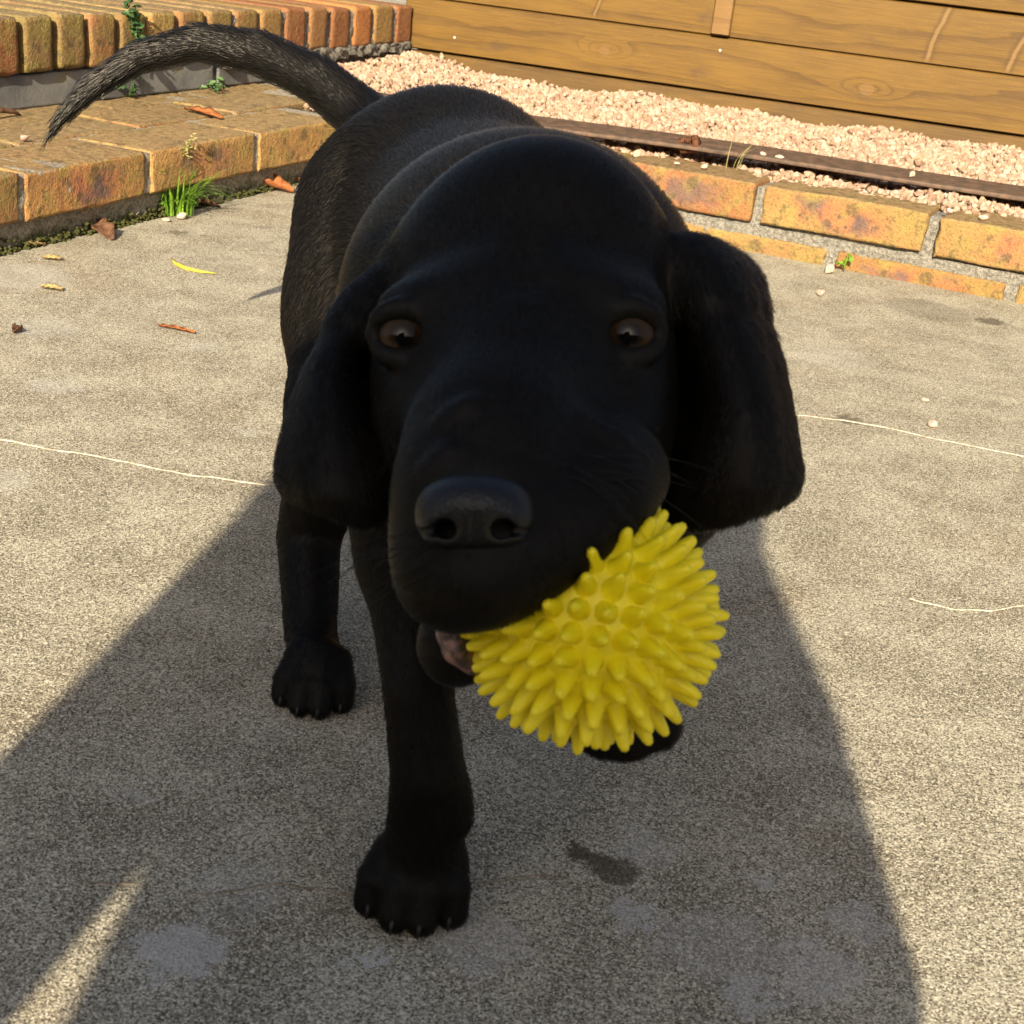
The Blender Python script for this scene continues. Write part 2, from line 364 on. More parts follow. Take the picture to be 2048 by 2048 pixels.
for row, off, ph in ((1, .153, -.07), (2, .262, .03)):
    t_ = -1.1 + ph
    while t_ < .58:
        put_brick(step, stretchers[(row + int(t_ * 10)) % 6], SD * (t_ + BL / 2) + SN * off, SANG, STOP - BH / 2 + .001 - .002 * (row == 2), BL + .004, color=random.choice([OCH, TAN, OCH, ORA]), flash=random.uniform(0, .5), mat=M['brick_moss'])
        t_ += BL + .0105

# --- upper wall: dark grey rendered blocks, a coping of bricks on edge
W0 = S0 + SN * .265
wall = tag(empty('garden_wall', (W0[0], W0[1], STOP)), 'low wall of grey blocks under a coping of upright bricks', 'wall')
t = NT('grey_render'); c = t.coord('Object'); n1 = t.noise(c, 14, 4, .6); n2 = t.noise(c, 160, 4, .65); n4 = t.noise(t.mapping(c, loc=(5, 1, 2)), 30, 4, .6)
col = t.mix(t.rng(n1, .35, .65), (.105, .108, .108), (.19, .19, .18)); col = t.mix(t.rng(n4, .56, .7, 0, .8), col, (.21, .18, .085)); col = t.mix(t.rng(n2, .6, .72, 0, .5), col, (.42, .38, .30))
M['grey_render'] = t.done(col, .8, t.bump(n2, .4, .0015), .3)
rough_box('mortar', (0, 0), SD, SN, -1.0, 1.245, .006, .24, -.06, .105, M['mortar'], wall, seed=9, amp=.0016, step=.012)
gj = [-.95, -.50, .06, .30, .585, .86]
for i, (a, b) in enumerate(zip(gj[:-1], gj[1:])):
    me = brick_mesh('block', b - a - .014, .05, .042, 300 + i, .003, .0008)
    q = SD * ((a + b) / 2) + SN * (.025 - .003)
    link('block', me, M['grey_render'], wall, (q[0], q[1], .0205), (0, 0, SANG))
rough_box('rendered_base', (0, 0), SD, SN, .86, 1.24, .004, .06, -.05, .040, M['mortar'], wall, seed=19, amp=.003, step=.009)
rj = [-1.0 + .0705 * i for i in range(16)] + [.136, .201, .266, .331, .399, .471, .545, .621, .695, .768, .848, .921, 1.003, 1.085, 1.176, 1.255]
rc_ = [MOS, OCH, MOS, RED, OCH, TAN] * 3
rc_ = rc_[:15] + [RED, MOS, MOS, ORA, MOS, (.40, .26, .09), ORA, OCH, ORA, YEL, RED, ORA, RED, (.43, .16, .05), YEL, RED, (.36, .20, .10)]
row_me = [brick_mesh('brick', .058, .215, .068, 200 + i, .0065, .0010) for i in range(5)]
for i, (a, b) in enumerate(zip(rj[:-1], rj[1:])):
    wid = b - a - (.011 if i < 25 else .017)
    q = SD * ((a + b) / 2 - .001) + SN * (.1075 - .012)
    put_brick(wall, row_me[i % 5], q, SANG, .045 + .033, wid, .058, color=rc_[i % len(rc_)], flash=0.0 if i > 22 else .25, mat=M['brick_moss'] if i < 24 else M['brick'], tilt=.012)
rough_box('mortar', (0, 0), SD, SN, .62, 1.25, -.0065, .20, .044, .106, M['mortar'], wall, seed=31, amp=.0018, step=.008)
rough_box('mortar_lip', (0, 0), SD, SN, .60, 1.25, -.012, .03, .028, .046, M['mortar'], wall, seed=29, amp=.0035, step=.009)

# paving of the terrace behind the coping (closes the top of the wall)
tb = [W0 + SN * .20 + SD * -2.2, W0 + SN * .20 + SD * 1.26, W0 + SN * 2.4 + SD * 1.26, W0 + SN * 2.4 + SD * -2.2]
V = [(p[0], p[1], z) for z in (0.0, STOP + .100) for p in tb]
terr = link('terrace', mesh('terrace', V, [(4, 5, 6, 7), (0, 1, 5, 4), (1, 2, 6, 5), (2, 3, 7, 6), (3, 0, 4, 7)]), M['mortar']); tag(terr, kind='structure')

# --- low brick kerb in front of the gravel
C0 = np.array([.363, 1.843]); CD = np.array([.924, -.383]); CD /= np.linalg.norm(CD); CN = np.array([-CD[1], CD[0]]); CANG = math.atan2(CD[1], CD[0])
kerb = tag(empty('brick_kerb', (C0[0], C0[1], 0)), 'yellow and red brick kerb holding back the pink gravel', 'kerb')
rough_box('mortar', (0, 0), CD, CN, -.76, 1.1, .004, .10, -.02, .034, M['mortar'], kerb, seed=41, amp=.0012, step=.006)
rough_box('mortar', (0, 0), CD, CN, -.76, 1.1, .0085, .10, .034, .0815, M['mortar'], kerb, seed=42, amp=.0010, step=.008)
uj = [-.735, -.52, -.300, -.102, .119, .341, .562, .784, 1.0]
uc = [(OCH, .3), (YEL, .2), ((.26, .105, .042), .8), ((.29, .18, .062), 1.0), ((.28, .175, .060), 1.0), (ORA, .7), (YEL, .5), (OCH, .6)]
for i, (a, b) in enumerate(zip(uj[:-1], uj[1:])):
    put_brick(kerb, stretchers[(i * 2 + 1) % 6], CD * ((a + b) / 2) + CN * (BW / 2 - .004), CANG, .0625, b - a - .014, color=uc[i][0], flash=uc[i][1])
lj = [-.66, -.44, -.216, .003, .226, .45, .67, .90]
lc = [(OCH, .1), (YEL, .1), (YEL, .1), ((.25, .13, .042), .9), (YEL, .1), (ORA, .3), (YEL, .2)]
for i, (a, b) in enumerate(zip(lj[:-1], lj[1:])):
    put_brick(kerb, stretchers[(i + 3) % 6], CD * ((a + b) / 2) + CN * (BW / 2 + .001), CANG, -.0030, b - a - .014, color=lc[i][0], flash=lc[i][1])

# --- wooden fence of horizontal boards
FANG = math.radians(-17.2); FD = np.array([math.cos(FANG), math.sin(FANG)]); FN = np.array([-FD[1], FD[0]]); F0 = np.array([-.300, 2.900])
fence = tag(empty('wooden_fence', (F0[0], F0[1], 0)), 'orange brown fence of wide horizontal boards behind the gravel', 'fence')
fence.rotation_euler = (0, 0, FANG)
kn = {0: [(.72, .07, .006)], 1: [(.40, .045, .011), (.88, .040, .013), (1.5, .05, .012)], 2: [(.62, .08, .012), (.05, .03, .010), (1.25, .02, .010)], 3: [(.3, .04, .012), (1.02, .05, .011)], 4: [(.8, .05, .012)]}
zb = [-.03, .112, .2085, .3035, .400, .497, .594, .691, .788, .885, .982]
gap = [.004, .003, .0006, .003, .0006, .003, .0006, .003, .0006, .003]
def board_mesh(L_, h, th, seed):
    bm = bmesh.new(); bmesh.ops.create_cube(bm, size=1.0)
    for v in bm.verts: v.co = Vector(((v.co.x + .5) * L_, (v.co.y + .5) * th, (v.co.z + .5) * h))
    bmesh.ops.bevel(bm, geom=[e for e in bm.edges], offset=.0022, segments=2, affect='EDGES')
    return weighted(bm_mesh('plank', bm, True))
for i in range(10):
    h = zb[i + 1] - zb[i] - gap[i]
    tone = ((.046, .024, .006), (.104, .057, .013)) if i == 0 else ((.056, .026, .003), (.134, .070, .0075))
    mt = mat_wood(kn.get(i, [(.5 + .13 * i, .05, .011)]), tone, spikes={2: [(.990, .095, .968, .0, .006), (1.128, .085, 1.100, .0, .006), (.385, .05, .372, .0, .004)], 3: [(.70, .09, .72, .0, .005)]}.get(i, []))
    o = link('plank', board_mesh(2.6, h, .021, i), mt, fence, (-.01, (.0035, 0, .0006, .001)[i % 4], zb[i] + gap[i]))
bm = bmesh.new(); bmesh.ops.create_cube(bm, size=1.0)
for v in bm.verts: v.co = Vector(((v.co.x + .5) * 2.56, v.co.y * .008, (v.co.z + .5) * .97))
link('added_backing', bm_mesh('added_backing', bm), mat_simple('added_backing_wood', (.05, .03, .015), (.09, .055, .03), 30), fence, (.01, .030, .0))  # added panel behind the boards, stops light so the gaps stay dark
mt = mat_wood([(.02, .5, .01)], ((.12, .06, .016), (.19, .105, .033)), 'batten_wood')
bm = bmesh.new(); bmesh.ops.create_cube(bm, size=1.0)
for v in bm.verts: v.co = Vector((v.co.x * .034, v.co.y * .012, (v.co.z + .5) * .77))
bmesh.ops.bevel(bm, geom=list(bm.edges), offset=.002, segments=2, affect='EDGES')
bat = weighted(bm_mesh('batten', bm, True))
for bx in (.60, 1.75): link('batten', bat, mt, fence, (bx, -.007, .212))
bm = bmesh.new(); bmesh.ops.create_uvsphere(bm, u_segments=12, v_segments=6, radius=.0022)
for v in bm.verts: v.co.y *= .35
scr = bm_mesh('screw', bm, True); M['zinc'] = mat_simple('zinc', (.55, .53, .48), (.75, .73, .68), 80, .4, .1)
for sx, sz in ((.603, .186), (.095, .145)): link('screw', scr, M['zinc'], fence, (sx, -.001, sz))
bm = bmesh.new(); bmesh.ops.create_cube(bm, size=1.0)
for v in bm.verts: v.co = Vector((v.co.x * .09, v.co.y * .09, (v.co.z + .5) * 1.1))
pm = bm_mesh('post', bm)
for px_ in (.25, 1.4, 2.5): link('post', pm, mt, fence, (px_, .075, -.02))

# --- gravel bed: soil below, pink crushed stone on top
K = lambda u, o: C0 + CD * u + CN * o
def gravel_h(x, y):
    u = (x - F0[0]) * FD[0] + (y - F0[1]) * FD[1]; dback = -((x - F0[0]) * FN[0] + (y - F0[1]) * FN[1])
    h = .079 + .012 * np.exp(-((u - .0) / .16) ** 2) * np.exp(-(dback / .35) ** 2)
    h = h + .004 * np.sin(u * 13 + 1) * np.cos(dback * 17) + .004 * np.sin(u * 29 + dback * 11) - .004 * np.exp(-((u - .30) / .12) ** 2) * np.exp(-(dback / .2) ** 2)
    return h
poly = [K(-.53, .06), K(1.2, .06), F0 + FD * 2.3, F0 + FD * 0.0, W0 + SD * .80 + SN * .02, S0 + SD * .79 + SN * .09, S0 + SD * .53 + SN * .06]
V = [(p[0], p[1], .066) for p in poly] + [(p[0], p[1], -.02) for p in poly]
n = len(poly)
soil = link('soil', mesh('soil', V, [tuple(range(n))] + [(i, i + n, (i + 1) % n + n, (i + 1) % n) for i in range(n)]), M['soil']); tag(soil, kind='structure')

ico = bmesh.new(); bmesh.ops.create_icosphere(ico, subdivisions=2, radius=1.0)
IV = np.array([v.co[:] for v in ico.verts]); IF = np.array([[v.index for v in f.verts] for f in ico.faces]); ico.free()
ico = bmesh.new(); bmesh.ops.create_icosphere(ico, subdivisions=1, radius=1.0)
IV1 = np.array([v.co[:] for v in ico.verts]); IF1 = np.array([[v.index for v in f.verts] for f in ico.faces]); ico.free()
def chip_shapes(nvar, seed, iv=None):
    r = np.random.default_rng(seed); out = []; iv = IV if iv is None else iv
    for _ in range(nvar):
        P = iv.copy()
        for _k in range(11):                                # flat facets cut by random planes, as in crushed stone
            nn = r.normal(size=3); nn /= np.linalg.norm(nn); d_ = r.uniform(.50, .88)
            s_ = P @ nn; P -= np.outer(np.maximum(s_ - d_, 0), nn)
        P *= np.array([r.uniform(.85, 1.35), r.uniform(.8, 1.1), r.uniform(.55, .9)])
        out.append(P)
    return out
SH = chip_shapes(24, 3, IV1)
def rot_rand(r):
    q = r.normal(size=4); q /= np.linalg.norm(q); a, b, c_, d_ = q
    return np.array([[1 - 2 * (c_ * c_ + d_ * d_), 2 * (b * c_ - a * d_), 2 * (b * d_ + a * c_)], [2 * (b * c_ + a * d_), 1 - 2 * (b * b + d_ * d_), 2 * (c_ * d_ - a * b)], [2 * (b * d_ - a * c_), 2 * (c_ * d_ + a * b), 1 - 2 * (b * b + c_ * c_)]])
def inside(x, y, pl):
    k_ = False; j = len(pl) - 1
    for i in range(len(pl)):
        if (pl[i][1] > y) != (pl[j][1] > y) and x < (pl[j][0] - pl[i][0]) * (y - pl[i][1]) / (pl[j][1] - pl[i][1]) + pl[i][0]: k_ = not k_
        j = i
    return k_
gpoly = [K(-.50, .060), K(1.1, .060), F0 + FD * 1.75 - FN * .006, F0 + FD * .01 - FN * .006, W0 + SD * .83, S0 + SD * .80 + SN * .10, S0 + SD * .54 + SN * .085]
xs = [p[0] for p in gpoly]; ys = [p[1] for p in gpoly]
VV = []; FF = []; CC = []; base = 0; r = np.random.default_rng(21); cnt = 0
cell = .0098
gx = np.arange(min(xs), max(xs), cell); gy = np.arange(min(ys), max(ys), cell)
for layer in range(2):
    for x_ in gx:
        for y_ in gy:
            x = x_ + r.uniform(-.5, .5) * cell + layer * cell * .5; y = y_ + r.uniform(-.5, .5) * cell
            if not inside(x, y, gpoly): continue
            s_ = r.uniform(.0042, .0074) * (1.0 if r.random() > .12 else 1.25)
            P = SH[r.integers(24)] * s_ @ rot_rand(r).T
            uo = (x - C0[0]) * CN[0] + (y - C0[1]) * CN[1]
            z = gravel_h(x, y) + (.004 if layer else -.002) + r.uniform(-.003, .004) + .004 * min(1, max(0, (uo - .06) / .05))
            VV.append(P + [x, y, z]); FF.append(IF1 + base); base += len(P); cnt += 1
            CC.append(np.full(len(P), r.random()))
gm = bpy.data.meshes.new('gravel'); gv = np.concatenate(VV); gf = np.concatenate(FF)
gm.from_pydata(gv.tolist(), [], gf.tolist()); at_ = gm.attributes.new('tone', 'FLOAT', 'POINT'); at_.data.foreach_set('value', np.concatenate(CC).astype(np.float32))
def mat_gravel():
    t = NT('gravel'); a = t.n('ShaderNodeAttribute'); a.attribute_name = 'tone'; f = a.outputs['Fac']; c = t.coord('Object')
    col = t.ramp(f, [(0, (.23, .138, .09)), (.22, (.32, .212, .145)), (.55, (.38, .270, .196)), (.82, (.45, .350, .265)), (.93, (.25, .165, .088)), (1, (.43, .322, .232))])
    n_ = t.noise(c, 260, 4, .6); col = t.mix(t.rng(n_, .4, .68, 0, .45), col, (.36, .21, .14))
    return t.done(col, .75, t.bump(n_, .4, .001), .3)
M['gravel'] = mat_gravel()
gravel = link('gravel', gm, M['gravel']); tag(gravel, 'pale pink crushed stone filling the bed along the fence', 'gravel', kind='stuff')
print('stones', cnt)

# --- weathered edging strip lying in the gravel and its rusty clamp
E0 = np.array([.05, 2.028]); ED = np.array([math.cos(math.radians(-13.3)), math.sin(math.radians(-13.3))]); EANG = math.radians(-13.3)
bm = bmesh.new(); bmesh.ops.create_cube(bm, size=1.0)
for v in bm.verts: v.co = Vector(((v.co.x + .5) * 1.35 - .42, (v.co.y + .5) * .074, (v.co.z - .5) * .0075))
bmesh.ops.subdivide_edges(bm, edges=[e for e in bm.edges if abs(e.verts[0].co.x - e.verts[1].co.x) > .5], cuts=24, use_grid_fill=True)
bmesh.ops.bevel(bm, geom=[e for e in bm.edges if len(e.link_faces) == 2 and e.calc_face_angle() > 1.0], offset=.0016, segments=2, affect='EDGES')
rr = random.Random(4)
for v in bm.verts: v.co.z += .0016 * math.sin(v.co.x * 9) + rr.gauss(0, .00015); v.co.y += .0015 * math.sin(v.co.x * 6)
t = NT('weathered_strip'); c = t.coord('Object'); n1 = t.noise(t.mapping(c, scale=(2, 30, 30)), 7, 4, .6); n2 = t.noise(c, 60, 4, .6)
M['strip'] = t.done(t.mix(t.rng(n2, .4, .66), t.mix(t.rng(n1, .3, .7), (.045, .029, .019), (.095, .064, .043)), (.13, .078, .05)), .7, t.bump(n1, .4, .001), .35)
edging = link('edging_strip', weighted(bm_mesh('edging_strip', bm, True)), M['strip'], None, (E0[0], E0[1], .1085), (math.radians(3), 0, EANG))
tag(edging, 'long weathered brown strip lying in the gravel above the kerb', 'edging')
def tube(pts, rad, sides=8, closed=False):
    """swept tube, rad per point"""
    P = [Vector(p) for p in pts]; V = []; F = []
    up = Vector((0.13, .31, .94))
    for i, p in enumerate(P):
        d = (P[min(i + 1, len(P) - 1)] - P[max(i - 1, 0)]).normalized(); a = d.cross(up)
        a = a.normalized() if a.length > 1e-5 else Vector((1, 0, 0)); b = d.cross(a)
        rr_ = rad[i] if hasattr(rad, '__len__') else rad
        for j in range(sides):
            th = 2 * math.pi * j / sides; V.append(p + (a * math.cos(th) + b * math.sin(th)) * rr_)
        if i:
            for j in range(sides): F.append(((i - 1) * sides + j, (i - 1) * sides + (j + 1) % sides, i * sides + (j + 1) % sides, i * sides + j))
    F.append(tuple(reversed(range(sides)))); F.append(tuple((len(P) - 1) * sides + j for j in range(sides)))
    return V, F
V = []; F = []
for j in range(7):                                          # rusty coil with a lug
    pass
pts = [(-.022 + .0048 * i / 8, .020 * math.cos(2 * math.pi * i / 8) * .8, .018 + .016 * math.sin(2 * math.pi * i / 8)) for i in range(8 * 6)]
V1, F1 = tube(pts, .0030, 6); V += V1; F += F1
lug = bmesh.new(); bmesh.ops.create_cone(lug, cap_ends=True, segments=18, radius1=.021, radius2=.019, depth=.010)
bmesh.ops.rotate(lug, verts=lug.verts, matrix=Matrix.Rotation(math.radians(80), 3, 'Y')); bmesh.ops.translate(lug, verts=lug.verts, vec=(.016, 0, .018))
b0 = len(V); V += [v.co.copy() for v in lug.verts]; F += [tuple(v.index + b0 for v in f.verts) for f in lug.faces]; lug.free()
M['rust'] = mat_simple('rust', (.05, .020, .010), (.15, .062, .028), 120, .85, .8, .0015, .2)
cl = link('rusty_clamp', mesh('rusty_clamp', V, F, True), M['rust'], None, (.186, 2.012, .098), (.1, -.25, math.radians(-16))); cl.scale = (.62, .62, .62)
tag(cl, 'rusty coiled clamp sitting on the brown strip in the gravel', 'clamp')

# --- added unseen wall behind the camera, keeps low sky off the puppy's face (dark against the sun; it shows in the puppy's eyes)
bw = tag(empty('added_back_wall', (0, -6.0, 0)), 'added wall, unseen behind the kneeling person, blocking the low sky', 'wall')
M['added_wall_render'] = mat_simple('added_wall_render', (.20, .17, .13), (.32, .28, .22), 6, .9, .5, .004)
def wall_box(name, sx, sy, z0_, z1_, mat):
    bm = bmesh.new(); bmesh.ops.create_cube(bm, size=1.0)
    for v in bm.verts: v.co = Vector((v.co.x * sx, v.co.y * sy, z0_ + (v.co.z + .5) * (z1_ - z0_)))
    bmesh.ops.bevel(bm, geom=list(bm.edges), offset=.01, segments=2, affect='EDGES'); return link(name, weighted(bm_mesh(name, bm, True)), mat, bw)
wall_box('panel', 18.0, .20, -.02, 2.55, M['added_wall_render']); wall_box('coping', 18.1, .30, 2.553, 2.62, M['mortar'])
# ------------------------------------------------------------------ smooth-blended bodies (person, puppy): distance field -> one continuous mesh
PXK = 2048.0 / 1932.0
def at(px, py, d):
    """world point seen at (px, py) at depth d"""
    v = np.array([(px * PXK - 1024) / FOCAL * d, (py * PXK - 1024) / FOCAL * d, d])
    return CAM_R @ v + CAM_POS

def d_rc(P, a, b, ra, rb):
    ba = b - a; l2 = float(ba @ ba) + 1e-12; pa = P - a
    h = np.clip((pa @ ba) / l2, 0, 1)[:, None]
    return np.linalg.norm(pa - ba * h, axis=1) - (ra + (rb - ra) * h[:, 0])
def d_ell(P, c, R, rad):
    q = (P - c) @ R; k0 = np.linalg.norm(q / rad, axis=1); k1 = np.linalg.norm(q / (rad * rad), axis=1) + 1e-9
    return k0 * (k0 - 1.0) / k1
def d_tri(P, a, b, c, r):
    ba = b - a; pa = P - a; cb = c - b; pb = P - b; ac = a - c; pc = P - c; nor = np.cross(ba, ac)
    s = np.sign(pa @ np.cross(ba, nor)) + np.sign(pb @ np.cross(cb, nor)) + np.sign(pc @ np.cross(ac, nor))
    def e(v, p):
        h = np.clip((p @ v) / (v @ v), 0, 1)[:, None]; q = v * h - p; return np.einsum('ij,ij->i', q, q)
    dd = np.where(s < 2.0, np.minimum(np.minimum(e(ba, pa), e(cb, pb)), e(ac, pc)), (pa @ nor) ** 2 / (nor @ nor))
    return np.sqrt(np.maximum(dd, 0)) - r

class Cells:
    """points binned in small cells, so that a primitive only looks at the points near it"""
    def __init__(s, P, h=.012):
        s.h = h; s.lo = P.min(0) - h; c = ((P - s.lo) / h).astype(np.int64); s.n = c.max(0) + 1
        key = (c[:, 0] * s.n[1] + c[:, 1]) * s.n[2] + c[:, 2]; s.order = np.argsort(key, kind='stable')
        s.start = np.searchsorted(key[s.order], np.arange(int(np.prod(s.n)) + 1))
    def get(s, lo, hi):
        a = np.clip(np.floor((lo - s.lo) / s.h).astype(int), 0, s.n - 1); b = np.clip(np.floor((hi - s.lo) / s.h).astype(int), 0, s.n - 1)
        out = []
        for x in range(a[0], b[0] + 1):
            for y in range(a[1], b[1] + 1):
                r0 = (x * s.n[1] + y) * s.n[2]; p, q = s.start[r0 + a[2]], s.start[r0 + b[2] + 1]
                if q > p: out.append(s.order[p:q])
        return np.concatenate(out) if out else np.zeros(0, np.int64)

class Body:
    def __init__(s): s.p = []
    def add(s, kind, args, lo, hi, k, flow, hl, grp, sub=False):
        s.p.append(dict(kind=kind, args=args, lo=np.array(lo), hi=np.array(hi), k=k, flow=np.array(flow, float), hl=hl, grp=grp, sub=sub))
    def rc(s, a, b, ra, rb, k=.01, hl=.006, flow=None, grp=0, sub=False):
        a = np.array(a, float); b = np.array(b, float); m_ = max(ra, rb)
        f = b - a if flow is None else np.array(flow); f = f / (np.linalg.norm(f) + 1e-9)
        s.add(d_rc, (a, b, ra, rb), np.minimum(a, b) - m_, np.maximum(a, b) + m_, k, f, hl, grp, sub)
    def chain(s, pts, rad, k=.01, **kw):
        for i in range(len(pts) - 1): s.rc(pts[i], pts[i + 1], rad[i], rad[i + 1], k if i == 0 else .0012, **kw)
    def ell(s, c, rad, R=None, k=.01, hl=.006, flow=(0, 1, 0), grp=0, sub=False):
        c = np.array(c, float); R = np.eye(3) if R is None else R; m_ = max(rad)
        s.add(d_ell, (c, R, np.array(rad, float)), c - m_, c + m_, k, flow, hl, grp, sub)
    def tri(s, a, b, c, r, k=.004, hl=.006, flow=(0, 0, -1), grp=0):
        s.add(d_tri, (a, b, c, r), np.minimum(np.minimum(a, b), c) - r, np.maximum(np.maximum(a, b), c) + r, k, flow, hl, grp)
    def comb(s, D, d, pr):
        k = pr['k']
        if pr['sub']:
            h = np.maximum(k - np.abs(-d - D), 0) / k; return np.maximum(D, -d) + h * h * k * .25
        h = np.maximum(k - np.abs(d - D), 0) / k; return np.minimum(D, d) - h * h * k * .25
    def eval(s, P):
        D = np.full(len(P), .06); cd = Cells(P)
        for pr in s.p:
            ix = cd.get(pr['lo'] - pr['k'] - .004, pr['hi'] + pr['k'] + .004)
            if len(ix): D[ix] = s.comb(D[ix], pr['kind'](P[ix], *pr['args']), pr)
        return D
    def grad(s, P, e=.0006):
        g = np.zeros_like(P)
        for i in range(3):
            o = np.zeros(3); o[i] = e; g[:, i] = s.eval(P + o) - s.eval(P - o)
        return g / (2 * e)
    def project(s, P, it=3):
        for _ in range(it):
            g = s.grad(P); n2 = np.einsum('ij,ij->i', g, g) + 1e-6
            st = (s.eval(P) / n2)[:, None] * g; ln = np.linalg.norm(st, axis=1, keepdims=True)
            P = P - st * np.minimum(1, .002 / (ln + 1e-12))
        return P
    def surface(s, res):
        lo = np.min([p['lo'] for p in s.p if not p['sub']], axis=0) - 4 * res; hi = np.max([p['hi'] for p in s.p if not p['sub']], axis=0) + 4 * res
        n = np.ceil((hi - lo) / res).astype(int) + 1
        D = np.full(tuple(n), .06, dtype=np.float32); ax = [lo[i] + res * np.arange(n[i]) for i in range(3)]
        for pr in s.p:
            mg = pr['k'] + 3 * res
            i0 = np.maximum(0, np.floor((pr['lo'] - mg - lo) / res).astype(int)); i1 = np.minimum(n, np.ceil((pr['hi'] + mg - lo) / res).astype(int) + 1)
            if np.any(i1 <= i0): continue
            G = np.stack(np.meshgrid(*[ax[i][i0[i]:i1[i]] for i in range(3)], indexing='ij'), -1); sh = G.shape[:3]
            sl = tuple(slice(i0[i], i1[i]) for i in range(3))
            D[sl] = s.comb(D[sl].reshape(-1).astype(float), pr['kind'](G.reshape(-1, 3), *pr['args']), pr).reshape(sh)
        return surface_nets(D, lo, res)

def surface_nets(D, lo, res):
    inside_ = D < 0; nx, ny, nz = D.shape
    c = [inside_[i:nx - 1 + i, j:ny - 1 + j, k:nz - 1 + k] for i in (0, 1) for j in (0, 1) for k in (0, 1)]
    s_ = sum(x.astype(np.int8) for x in c); cells = (s_ > 0) & (s_ < 8); I = np.argwhere(cells)
    idx = np.full(cells.shape, -1, dtype=np.int64); idx[tuple(I.T)] = np.arange(len(I))
    acc = np.zeros((len(I), 3)); num = np.zeros(len(I))
    cor = [(i, j, k) for i in (0, 1) for j in (0, 1) for k in (0, 1)]
    for a in cor:
        for b in cor:
            if sum(b) - sum(a) != 1 or any(b[q] < a[q] for q in range(3)): continue
            da = D[I[:, 0] + a[0], I[:, 1] + a[1], I[:, 2] + a[2]]; db = D[I[:, 0] + b[0], I[:, 1] + b[1], I[:, 2] + b[2]]
            mk = (da < 0) != (db < 0); t_ = np.where(mk, da / np.where(mk, da - db, 1), 0)
            acc += mk[:, None] * (np.array(a) + t_[:, None] * (np.array(b) - np.array(a))); num += mk
    V = lo + res * (I + acc / num[:, None]); F = []
    for ax in range(3):
        u, v = (ax + 1) % 3, (ax + 2) % 3
        A = inside_; B = np.roll(inside_, -1, axis=ax); E = np.argwhere(A != B)
        E = E[(E[:, ax] < D.shape[ax] - 1) & (E[:, u] > 0) & (E[:, v] > 0) & (E[:, u] < D.shape[u] - 1) & (E[:, v] < D.shape[v] - 1)]
        fl = A[tuple(E.T)]
        def g(du, dv):
            q = E.copy(); q[:, u] -= du; q[:, v] -= dv; return idx[tuple(q.T)]
        quad = np.stack([g(1, 1), g(0, 1), g(0, 0), g(1, 0)], 1)
        quad[~fl] = quad[~fl][:, ::-1]; F.append(quad)
    F = np.concatenate(F); return V, F[np.all(F >= 0, axis=1)]

def subdivide(V, F):
    """linear quad subdivision"""
    E = np.concatenate([F[:, [i, (i + 1) % 4]] for i in range(4)]); E.sort(axis=1)
    key = E[:, 0] * (len(V) + 1) + E[:, 1]; uk, inv = np.unique(key, return_inverse=True)
    ea = uk // (len(V) + 1); eb = uk % (len(V) + 1); nV, nE, nF = len(V), len(uk), len(F)
    V2 = np.concatenate([V, (V[ea] + V[eb]) / 2, V[F].mean(1)]); e = [nV + inv[i * nF:(i + 1) * nF] for i in range(4)]; f = nV + nE + np.arange(nF)
    F2 = np.concatenate([np.stack([F[:, i], e[i], f, e[(i + 3) % 4]], 1) for i in range(4)])
    return V2, F2

def fast_mesh(name, V, F, smooth=True):
    me = bpy.data.meshes.new(name); n = len(F)
    me.vertices.add(len(V)); me.vertices.foreach_set('co', np.asarray(V, np.float32).ravel())
    me.loops.add(n * 4); me.loops.foreach_set('vertex_index', np.asarray(F, np.int32).ravel())
    me.polygons.add(n); me.polygons.foreach_set('loop_start', np.arange(0, n * 4, 4, dtype=np.int32))
    me.polygons.foreach_set('use_smooth', np.ones(n, bool)); me.update(calc_edges=True); me.validate(); return me
# ------------------------------------------------------------------ the person crouching behind the camera, whose shadow lies over the patio
per = Body(); A_ = lambda *p: np.array(p, float)
shL, shR = A_(-.274, -.38, .620), A_(-.040, -.38, .620); elL, elR = A_(-.276, -.262, .235), A_(.066, -.24, .345)
waL, waR = A_(-.070, -.085, .298), A_(.066, -.065, .345)
hd = A_(-.065, -.235, .565)
JK, TR, SK, HA, SHO = 0, 1, 2, 3, 4
per.rc(A_(-.09, -.58, .20), A_(-.112, -.47, .43), .125, .119, .03, grp=JK); per.rc(A_(-.112, -.47, .43), A_(-.158, -.395, .59), .119, .125, .03, grp=JK)
per.rc(A_(-.02, -.42, .40), A_(.035, -.28, .335), .060, .046, .02, grp=JK)
per.rc(shL, shR, .052, .052, .04, grp=JK)
for s_, e_, w_ in ((shL, elL, waL), (shR, elR, waR)):
    m_ = s_ * .45 + e_ * .55; per.rc(s_, m_, .050, .046, .008, grp=JK); per.rc(m_, e_, .046, .028, .002, grp=JK); per.rc(e_, w_, .027, .024, .004, grp=JK)
for sx_ in (-.175, -.005):                                        # kneeling, sitting on the heels
    h_, k_, a_ = A_(sx_, -.58, .175), A_(sx_, -.19, .085), A_(sx_, -.60, .050)
    per.rc(h_, k_, .090, .064, .03, grp=TR); per.rc(k_ + A_(0, 0, -.015), a_, .055, .040, .02, grp=TR)
    per.rc(a_, a_ + A_(0, -.15, -.012), .036, .030, .02, grp=SHO)
per.rc(A_(-.150, -.390, .640), A_(-.085, -.290, .560), .052, .048, .03, grp=SK)
per.ell(hd, (.072, .088, .105), k=.02, grp=SK); per.ell(hd + A_(0, .045, -.055), (.050, .048, .045), k=.02, grp=SK)
